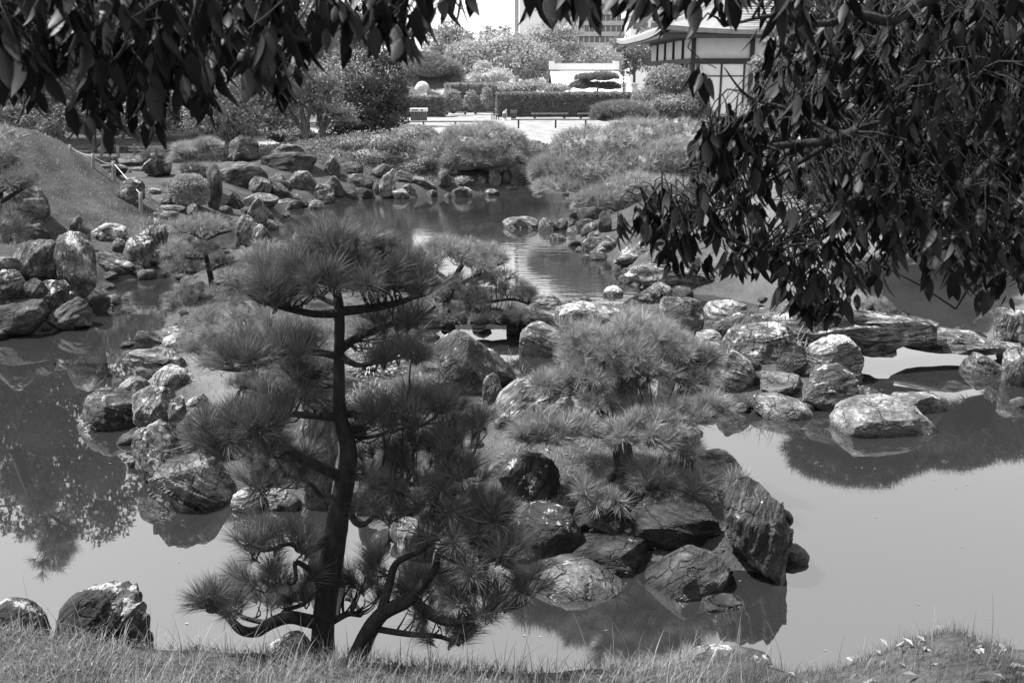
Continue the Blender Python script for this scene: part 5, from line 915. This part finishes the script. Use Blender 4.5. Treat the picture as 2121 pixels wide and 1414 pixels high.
rail_fence('low pale rail fence crossing the bright court at right', [1074, 1151, 1213, 1290], 247, 266, 56); rail_fence('low pale rail fence crossing the bright court at left', [720, 801, 877, 943, 1010], 251, 272, 54); rail_fence('low fence seen through the leaning trees', [532, 548, 575, 596, 640, 690], 253, 275, 52)
# rope fence on the slope
PO = [('first rope post from the pond, beside the steps', 291, 398, 440, 22.0, 8.5), ('second rope post, mid slope', 235, 334, 373, 26.5, 8.5), ('third rope post behind the shaggy stone', 244, 305, 326, 31, 7), ('rope post seen under the hanging leaves', 192, 318, 349, 29.5, 7.5), ('dark rope post at the top of the slope', 145, 300, 318, 32, 6.5), ('pale thin post at the top of the path', 278, 298, 325, 33, 5)]
tops = []
for lb, x_, y0, y1, Yp, wd in PO:
    Yp = meet(x_, y1)
    a_ = at_y(x_, y0, Yp); b_ = at_y(x_, y1, Yp); T = thing('rope_post', lb, 'post', b_, 'posts of the rope fence'); gz = min(hz(b_[0], Yp), b_[2]) - .15; rd = wd/2*mpp(x_, y0, Yp)
    part('shaft', tube([[b_[0], Yp, gz], a_], [rd, rd*.95], 8, .08, 3), M['timber_pale'], T, True); tops.append(a_ - [0, 0, .05])
def rope(label, a_, b_, sag):
    P = [a_*(1-t)+b_*t - np.array([0, 0, sag*4*t*(1-t)]) for t in np.linspace(0, 1, 9)]; tag(link('rope', npmesh('rope', *tube(P, [.008]*9, 5, sub=1), M['rope'], True)), label, 'rope', 'ropes between the posts')
rope('white rope from the first post up to the second', tops[0], tops[1], .0); rope('white rope from the second post up to the post under the leaves', tops[1], tops[3], .06); rope('white rope at the top of the slope', tops[3], tops[4], .05)
rope('white rope right of the top of the path', tops[5], at_y(310, 321, float(tops[5][1])), .03)

# ---------------------------------------------------------------- small filler stones along every shore (alike, nothing tells them apart)
FM = []
for k in range(7):
    rs = np.random.default_rng(500+k); V, Fc = ICO[3]; P = V*np.array([1, .8, .62])
    for j in range(6):
        nn = unit(rs.normal(size=3)); pr = P @ nn; o_ = pr.max()*rs.uniform(.6, .9); P = P - np.maximum(pr-o_, 0)[:, None]*nn*.9
    P = P*(1 + .14*fbm(P*1.7+k*9, 3) + .05*fbm(P*6+k, 2))[:, None]; FM.append(npmesh('shore_stone', P, Fc, M['rock'], True))
def scatter_shore(poly, n, seed, inside, lab, grp, keep, s0=.04, s1=.14, w=.22):
    r = np.random.default_rng(seed); seg = np.roll(poly, -1, 0) - poly; L = np.linalg.norm(seg, axis=1); c = 0
    for t in r.choice(len(poly), n*6, p=L/L.sum()):
        u = r.random(); p = poly[t] + seg[t]*u; nrm = np.array([seg[t][1], -seg[t][0]])/(L[t]+1e-9); p = p + nrm*r.normal()*w
        if not keep(p) or hz(*p) < -.12: continue
        s = r.uniform(s0, s1)*(1 + .02*p[1]); z = max(hz(*p), 0) + s*.18
        o = link('shore_stone', FM[r.integers(7)], None, (float(p[0]), float(p[1]), z)); o.rotation_euler = (r.uniform(-.4, .4), r.uniform(-.4, .4), r.uniform(0, 6.28)); o.scale = (s, s, s*r.uniform(.7, 1.1)); o.color = (r.uniform(.15, .55), r.uniform(.1, .5), r.uniform(.3, 1.1), 1)
        tag(o, lab, 'stone', grp); c += 1
        if c >= n: break
scatter_shore(CENTRE, 190, 1, True, 'small loose stone between the big rocks of the island shore', 'small stones on the island shore', lambda p: p[1] < 24)
scatter_shore(POND[2:-3], 110, 2, False, 'small loose stone at the foot of the pond bank', 'small stones at the pond bank', lambda p: p[1] < 31 and abs(p[0]) < .56*p[1], s0=.06, s1=.17)

# ---------------------------------------------------------------- grass and ground plants
def blades(P, ln, wd, seed, lean=.5, seg=3, droop=.6, mesh=True):
    r = np.random.default_rng(seed); n = len(P); L = ln*r.uniform(.35, 1.2, n)[:, None]; a = r.uniform(0, 2*math.pi, n); d = np.stack([np.cos(a), np.sin(a), 0*a], 1); W = np.stack([-np.sin(a), np.cos(a), 0*a], 1)
    le = lean*r.uniform(.1, 1.3, n)[:, None]; rows = []
    for k in range(seg+1):
        t = k/seg; c = P + d*L*le*(t**1.8) + np.array([0, 0, 1.])*L*(t - droop*le*t**2.6*.7); w_ = wd/2*(1-t**1.6)
        rows += [c - W*w_, c + W*w_] if k < seg else [c]
    V = np.stack(rows, 1); m = V.shape[1]; V = V.reshape(-1, 3); b = np.arange(n)[:, None]*m; Fc = []
    for k in range(seg-1): Fc += [b+[2*k, 2*k+1, 2*k+3], b+[2*k, 2*k+3, 2*k+2]]
    Fc.append(b+[2*seg-2, 2*seg-1, 2*seg]); return V, np.concatenate(Fc)
def on_ground(n, x0, x1, y0, y1, seed, cond=None, clump=2.5):
    r = np.random.default_rng(seed); P = np.stack([r.uniform(x0, x1, n), r.uniform(y0, y1, n)], 1)
    k = pnoise(np.stack([P[:, 0]*clump, P[:, 1]*clump, 0*P[:, 0]+seed], 1)); P = P[(k + r.uniform(-.5, .5, n)) > -.25]
    if cond is not None: P = P[cond(P)]
    return np.concatenate([P, height(P[:, 0], P[:, 1])[:, None]-.008], 1)
GR = []
nb = on_ground(46000, -3.3, 3.6, 3.75, 5.12, 3, lambda P: (P[:, 1] < np.interp(P[:, 0], CREST[:, 0], CREST[:, 1])+.12) & (pnoise(np.stack([P[:, 0]*4, P[:, 1]*4, 0*P[:, 0]], 1)) > -.22), 1.6)
lf = nb[:, 0] < 1.0
li_ = nb[lf]; GR.append(blades(li_[::2], .13, .0034, 1, .9)); tag(link('darker_grass', npmesh('darker_grass', *blades(li_[1::2], .11, .0034, 19, 1.0), M['grass_dark'])), 'darker grass blades mixed into the near bank', 'grass', kind='stuff'); GR.append(blades(nb[~lf][:10], .09, .0024, 2, .8))
tl = nb[np.random.default_rng(9).choice(np.where(nb[:, 0] < 1.1)[0], 900)]; GR.append(blades(tl, .24, .0055, 4, .6, 4))
tl = nb[np.random.default_rng(10).choice(len(nb), 160)]; GR.append(blades(tl, .36, .005, 5, .45, 5))
tr_ = nb[np.random.default_rng(11).choice(np.where(nb[:, 0] > 1.2)[0], 500)]; GR.append(blades(tr_, .13, .003, 6, .5, 3))
tag(link('mound_grass', npmesh('mound_grass', *blades(nb[~lf], .085, .0026, 2, .9), M['grass_dark'])), 'short dark grass on the near bank at the right', 'grass', kind='stuff')
tag(link('bank_grass', npmesh('bank_grass', *cat_mesh(GR), M['grass'])), 'pale grass blades along the near bank', 'grass', kind='stuff')
tl = nb[np.random.default_rng(14).choice(np.where(nb[:, 0] < 1.2)[0], 130)]; tag(link('tall_grass', npmesh('tall_grass', *blades(tl, .42, .0045, 15, .55, 6), M['grass'])), 'thin tall arching grass wisps on the near bank', 'grass', kind='stuff')
lit_ = on_ground(7000, -9, 8, 6.5, 21, 16, lambda P: sdist(P, CENTRE) > .05, 2.0); tag(link('needle_litter', npmesh('needle_litter', *leaves(lit_+[0, 0, .02], np.tile([0., 0, 1], (len(lit_), 1)), .06, .022, 17, out=.1, jit=1.0, lie=.2), M['dry_leaf'])), 'fallen leaves and needles scattered on the island', 'dead leaves', kind='stuff')
# low broad leaved weeds in the near grass
wp = nb[np.random.default_rng(12).choice(np.where(lf)[0], 2600)]; V, Fc = leaves(wp+[0, 0, .02], np.tile([0., 0, 1], (len(wp), 1)), .03, .02, 6, jit=1.4); tag(link('bank_weeds', npmesh('bank_weeds', V, Fc, M['grass'])), 'low clover like weeds in the near grass', 'weeds', kind='stuff')
# dead leaves lying on the right mound
dl = nb[np.random.default_rng(13).choice(np.where(nb[:, 0] > 1.35)[0], 110)]; V, Fc = leaves(dl+[0, 0, .022], np.tile([0., 0, 1], (len(dl), 1)), .07, .028, 7, out=.1, jit=1.0, fold=.5, lie=.15); tag(link('leaf_litter', npmesh('leaf_litter', V, Fc, M['dry_leaf'])), 'dead leaves lying on the mound at the right', 'dead leaves', kind='stuff')
pc = on_ground(60000, -9, 8, 6.5, 21, 5, lambda P: sdist(P, CENTRE) > .1, .9); pn = pc[(pc[:, 1] < 11.5)]; pf = pc[pc[:, 1] >= 11.5]
tag(link('island_grass', npmesh('island_grass', *cat_mesh([blades(pn, .08, .006, 8, 1.1, 2), blades(pf, .08, .012, 9, 1.1, 1)]), M['grass_dark'])), 'thin patchy grass on the island', 'grass', kind='stuff')
ic = on_ground(5200, 0, 2.3, 7.8, 9.6, 6, lambda P: sdist(P, CENTRE) > .1, 1.5); tag(link('dry_grass', npmesh('dry_grass', *blades(ic, .11, .004, 10, 1.3, 3), M['dry_leaf'])), 'tangled dry grass under the middle pine', 'grass', kind='stuff')
sg = on_ground(42000, -15, -6.3, 15.5, 27, 7, lambda P: -sdist(P, POND) > .3, .8); tag(link('slope_grass', npmesh('slope_grass', *blades(sg, .07, .013, 11, 1.0, 1), M['grass'])), 'short mown grass on the slope at left', 'grass', kind='stuff')
fg = on_ground(34000, -13, 7, 32, 42.5, 8, lambda P: -sdist(P, POND) > .5, .8); tag(link('far_ground_cover', npmesh('far_ground_cover', *leaves(fg+[0, 0, .02], np.tile([0., 0, 1], (len(fg), 1)), .10, .06, 12), M['foliage_dark'])), 'low ground cover behind the far shore rocks', 'ground cover', kind='stuff')
def grass_tuft(label, px, py, Y, n, ln, wd, spread, m='grass', seed=1, name='grass_tuft'):
    c = at_y(px, py, Y); c[2] = max(hz(c[0], c[1]), c[2]-.1); r = np.random.default_rng(seed); P = c + r.normal(size=(n, 3))*np.array([spread, spread*.6, 0])
    T = thing(name, label, 'grass tuft', c); tag(part('blades', blades(P, ln, wd, seed, .9, 5, .8), M[m], T), kind='stuff')
grass_tuft('big tuft of long arching blades among the rocks by the bridge', 1580, 765, 12.5, 260, .62, .014, .22, seed=3); grass_tuft('small tuft of blades in front of the big grass tuft', 1478, 730, 12.2, 60, .3, .01, .08, seed=4)
grass_tuft('sprig of upright blades on the left shore pillar', 318, 455, 19.3, 90, .25, .012, .14, seed=5); grass_tuft('tuft hanging from the bank above the dark dome stone', 330, 470, 19.5, 60, .25, .012, .15, seed=6)
grass_tuft('spiky plant on the channel side of the knobbly boulder', 985, 760, 12.0, 130, .3, .010, .3, 'needle_lit', 7, 'spiky_plant')
def leafplant(label, px, py, Y, n, s, m, seed, h=.25, ln=.07):
    c = at_y(px, py, Y); c[2] = max(hz(c[0], c[1]), c[2]-.3); r = np.random.default_rng(seed); q = unit(r.normal(size=(n, 3))); q[:, 2] = np.abs(q[:, 2]); P = c + q*r.uniform(.3, 1, n)[:, None]*np.array([s, s*.7, h]); T = thing('leafy_plant', label, 'plant', c)
    part('leaves', leaves(P, q, ln, ln*.4, seed), M[m], T); part('stems', cat_mesh([tube([c, c+(p-c)*.6+[0, 0, .02], p], [.006, .004, .002], 4, sub=2) for p in P[::12]]), M['bark'], T)
leafplant('pale leafy plant behind the trunk of the tall pine at right', 765, 770, 11.3, 520, .42, 'foliage_white', 1, .35); leafplant('leafy plant with glossy leaves low behind the tall pine', 760, 860, 10.0, 380, .35, 'foliage_pale', 2, .25); leafplant('leafy plant left of the tall pine trunk', 668, 790, 10.8, 260, .22, 'foliage_pale', 3, .3)
leafplant('thin leafy sprout on top of the round pine', 1352, 690, 8.9, 40, .12, 'foliage_white', 4, .35, .05); leafplant('pale flowering sprout before the leaning square block', 975, 1130, 6.7, 90, .12, 'foliage_white', 5, .1, .03)
r = np.random.default_rng(77); fl = np.stack([r.uniform(-6, 6, 150), r.uniform(5.6, 12, 150), np.full(150, .004)], 1); fl = fl[(sdist(fl[:, :2], CENTRE) < -.1)]
V, Fc = leaves(fl, np.tile([0., 0, 1], (len(fl), 1)), .035, .014, 21, out=0, jit=1); V[:, 2] = .004 + (V[:, 2]-.004)*.05; tag(link('floating_leaves', npmesh('floating_leaves', V, Fc, M['dry_leaf'])), 'tiny leaves floating on the still water', 'floating leaves', kind='stuff')

# ---------------------------------------------------------------- the two broadleaf trees the photographer stands under
def broad_leaf(ln, wd, seed, curl):
    r = np.random.default_rng(seed); n = 6; V = []; Fc = []
    for i in range(n+1):
        t = i/n; w_ = wd/2*math.sin(math.pi*min(t*1.06, 1)**.85)**.7*(1-.15*t) + .0006; zc = -curl*ln*t*t; fold = .28*w_
        V += [[-w_, ln*t, zc+fold], [0, ln*t, zc], [w_, ln*t, zc+fold]]
    V.append([0, ln*1.06, -curl*ln*1.15])
    for i in range(n):
        a = 3*i; Fc += [[a, a+1, a+4], [a, a+4, a+3], [a+1, a+2, a+5], [a+1, a+5, a+4]]
    a = 3*n; Fc += [[a, a+1, 3*n+3], [a+1, a+2, 3*n+3]]
    k = len(V); V += [[-.0012, -.22*ln, .01], [.0012, -.22*ln, .01], [0, 0, 0]]; Fc.append([k, k+1, k+2])
    return np.array(V), np.array(Fc)
LV = [broad_leaf(ln, wd_, k, c) for k, (ln, wd_, c) in enumerate(((.100, .043, .05), (.106, .044, .16), (.088, .034, .28), (.098, .040, .1), (.072, .030, .35)))]; LM = [npmesh('leaf', v, f, M['leaf'], True) for v, f in LV]
def overhang(label, trunk, limbs, regions, seed, nobj=300, extra=None):
    r = np.random.default_rng(seed); base = np.array(trunk[0][0]); T = thing('broadleaf_tree', label, 'tree', base); P = [np.array(p) for p, w_ in trunk]
    part('trunk', tube(P, [w_ for p, w_ in trunk], 14, .1, 6), M['bark'], T, True); samp = []
    for pts, w0, w1 in limbs:
        Q_ = [np.array(p) if len(p) == 4 else at_y(p[0], p[1], p[2]) for p in pts]; Q_ = [q[:3] for q in Q_]
        part('branch', tube(Q_, np.linspace(w0, w1, len(Q_)), 8, .1, 5), M['bark'], T, True); samp.append(spline(Q_, len(Q_)*8))
    x_right = base[0] > 0; samp = np.concatenate(samp); items = []; tw = []
    for poly, ntip, y0, y1 in regions:
        poly = np.array(poly, float); x0, x1 = poly[:, 0].min(), poly[:, 0].max(); yy0, yy1 = poly[:, 1].min(), poly[:, 1].max(); c = 0
        while c < ntip:
            px, py = r.uniform(x0, x1), r.uniform(yy0, yy1)
            if sdist(np.array([[px, py]]), poly)[0] < 0: continue
            c += 1; Y = r.uniform(y0, y1); tip = at_y(px, py, Y); e = samp[np.argmin(np.linalg.norm((samp-tip)*[1, 1, 1], axis=1))]
            up_ = tip + np.array([r.normal()*.05, r.normal()*.05, r.uniform(.04, .12)])
            L = np.linalg.norm(e-tip)
            src = e if L < .9 else tip + unit(e-tip)*.45 + np.array([0, 0, .1])
            if L < .9 or c % 3 == 0: tw.append(tube([src, (src+up_)/2 + np.array([0, 0, .04+.08*L]), up_, tip], [.0038, .0026, .0018, .0012], 4, sub=2))
            for j in range(r.integers(5, 9)):
                a = r.uniform(0, 2*math.pi); t = r.uniform(.08, .6); d = unit(np.array([math.cos(a)*t, math.sin(a)*t, -1 + .5*(t > .7)])); s = r.uniform(.5, 1.1)*(.84 if x_right else .78)
                nn = unit(np.cross(d, unit(np.array([math.sin(a), -math.cos(a), .2]) + r.normal(size=3)*.35))); xx = np.cross(d, nn); Mx = np.stack([xx, d, nn], 1)*s
                pos = tip*(1-.0) + (up_-tip)*r.uniform(-.1, .9) + d*.015; items.append((pos + d*.02, Mx, r.integers(5)))
    items.sort(key=lambda t: t[0][1] + r.normal()*.25); rest = []
    for k, (p, Mx, v) in enumerate(items):
        if k < nobj:
            o = bpy.data.objects.new('leaf', LM[v]); COL.objects.link(o); o.parent = T; mm = np.eye(4); mm[:3, :3] = Mx; mm[:3, 3] = p - base; o.matrix_local = Matrix(mm.tolist())
        else: rest.append((LV[v][0] @ Mx.T + p, LV[v][1]))
    if extra is not None: rest.append(extra)
    tag(part('foliage', cat_mesh(rest), M['leaf'], T, True), kind='stuff'); tag(part('twigs', cat_mesh(tw), M['bark'], T, True), kind='stuff')
    return T
def upper(x0, x1, y0, y1, z0, z1, n, seed):
    r = np.random.default_rng(seed); C = np.stack([r.uniform(x0, x1, n), r.uniform(y0, y1, n), r.uniform(z0, z1, n)], 1); k = pnoise(C*1.3+seed); C = C[k > -.08]; return leaves(C, np.tile([0., 0, 1], (len(C), 1)), .13, .05, seed, out=0, jit=.6, down=.7)  # unseen crown leaves above the view, added to shade the foreground
GZ = 2.0
overhang('dark broadleaf tree whose drooping leafy branches fill the upper right of the view', [((3.6, 1.6, GZ-.2), .2), ((3.5, 1.8, 3.6), .17), ((3.3, 2.2, 5.2), .13), ((3.0, 2.6, 6.8), .07)],
    [([(3.5, 1.8, 4.3, 0), (2150, -30, 3.4), (2060, 100, 3.3), (1960, 190, 3.2), (1850, 232, 3.1), (1740, 285, 3.0), (1640, 300, 3.0), (1530, 312, 2.9), (1410, 352, 2.9)], .035, .004),
     ([(3.4, 2.0, 4.8, 0), (2200, -90, 3.2), (1930, -5, 3.1), (1850, 42, 3.0), (1780, 32, 2.9), (1700, 50, 2.8), (1610, 32, 2.7), (1500, 55, 2.6)], .026, .003),
     ([(3.5, 1.8, 3.9, 0), (2200, 240, 3.5), (2060, 330, 3.6), (1950, 420, 3.6), (1800, 432, 3.5), (1650, 530, 3.4), (1560, 565, 3.4)], .028, .003),
     ([(2010, 140, 3.25), (1900, 300, 3.3), (1830, 380, 3.3), (1700, 442, 3.2), (1600, 520, 3.1), (1480, 480, 3.0), (1400, 440, 3.0)], .016, .003),
     ([(3.5, 1.8, 3.5, 0), (2250, 420, 3.8), (2100, 470, 3.9), (2030, 560, 3.9), (1980, 640, 3.9)], .022, .003), ([(1740, 285, 3.0), (1640, 230, 3.1), (1550, 200, 3.1), (1500, 140, 3.1)], .01, .002),
     ([(2121, 300, 4.4), (1980, 200, 4.4), (1850, 130, 4.4), (1700, 110, 4.4)], .02, .004), ([(1740, 285, 3.0), (1600, 370, 3.1), (1500, 430, 3.1), (1330, 440, 2.9)], .01, .002), ([(3.4, 2.0, 4.9, 0), (1900, -250, 2.8), (1500, -150, 2.5), (1200, -90, 2.3), (1080, -60, 2.2)], .022, .003)],
    [([(1620, -20), (2180, -20), (2180, 560), (2080, 600), (1960, 560), (1800, 560), (1740, 590), (1640, 600), (1560, 560), (1500, 520), (1420, 500), (1360, 440), (1420, 360), (1460, 270), (1530, 230), (1600, 120)], 520, 2.8, 4.2),
     ([(1700, -20), (2180, -20), (2180, 520), (2000, 560), (1800, 480), (1680, 300), (1650, 120)], 520, 3.8, 5.2),
     ([(1820, -20), (2180, -20), (2180, 540), (2020, 560), (1850, 470)], 200, 4.4, 5.6),
     ([(1640, 560), (1740, 560), (1740, 640), (1680, 650)], 16, 3.0, 3.3), ([(1250, 440), (1400, 440), (1420, 500), (1270, 480)], 9, 2.9, 3.1), ([(1440, 240), (1540, 240), (1540, 300), (1440, 300)], 8, 2.7, 3.0), ([(1340, 410), (1480, 400), (1500, 560), (1380, 520)], 20, 2.8, 3.2),
     ([(1090, -70), (1520, -70), (1520, -5), (1440, -5), (1200, -5), (1090, -30)], 30, 2.0, 2.7), ([(1520, -60), (1700, -40), (1700, 60), (1640, 50), (1580, -10)], 9, 2.2, 2.9), ([(1460, 130), (1500, 130), (1500, 150), (1450, 150)], 1, 2.4, 2.5)],
    31, 300, upper(.5, 5.5, 0, 4.0, 5.4, 7.5, 2600, 5))
overhang('dark broadleaf tree whose hanging leaves fringe the upper left of the view', [((-3.4, .4, GZ), .2), ((-3.3, .6, 3.8), .17), ((-3.0, 1.0, 5.4), .12), ((-2.6, 1.4, 6.8), .07)],
    [([(-3.2, .8, 4.6, 0), (-150, -60, 2.6), (0, 40, 2.5), (60, 70, 2.5), (100, 55, 2.5), (150, -10, 2.4), (200, -80, 2.3)], .02, .006), ([(-3.1, .9, 4.8, 0), (100, -220, 2.2), (250, -60, 2.2), (240, 80, 2.2), (165, 130, 2.2), (120, 160, 2.2)], .016, .003),
     ([(250, -60, 2.2), (290, 120, 2.2), (250, 205, 2.2), (190, 235, 2.2), (140, 290, 2.2)], .010, .002), ([(-3.0, 1.0, 5.2, 0), (350, -300, 2.1), (450, -100, 2.1), (520, 20, 2.1), (600, 75, 2.1), (660, 90, 2.1)], .02, .003), ([(-3.0, 1.0, 5.3, 0), (500, -350, 2.1), (700, -150, 2.1), (850, -60, 2.0), (960, -40, 2.0)], .02, .003), ([(450, -100, 2.1), (400, 40, 2.1), (420, 130, 2.1), (440, 200, 2.1)], .01, .002)],
    [([(-60, -60), (960, -60), (940, 20), (850, 40), (740, 40), (640, 60), (560, 110), (480, 120), (440, 170), (300, 170), (200, 170), (60, 130), (-60, 150)], 185, 1.9, 2.7),
     ([(120, 120), (450, 120), (430, 200), (300, 220), (170, 240)], 17, 2.1, 2.6), ([(-40, 60), (120, 100), (110, 180), (-40, 170)], 10, 2.2, 2.6), ([(180, 220), (330, 190), (330, 240), (200, 250)], 6, 2.1, 2.4), ([(500, 110), (600, 90), (600, 150), (520, 160)], 6, 2.1, 2.3), ([(960, -40), (1010, -40), (1010, -20), (970, -20)], 2, 2.0, 2.1), ([(720, 10), (880, 0), (880, 40), (730, 50)], 10, 2.0, 2.2)],
    32, 300, upper(-5.5, .5, -.5, 3.2, 5.4, 7.5, 2600, 6))
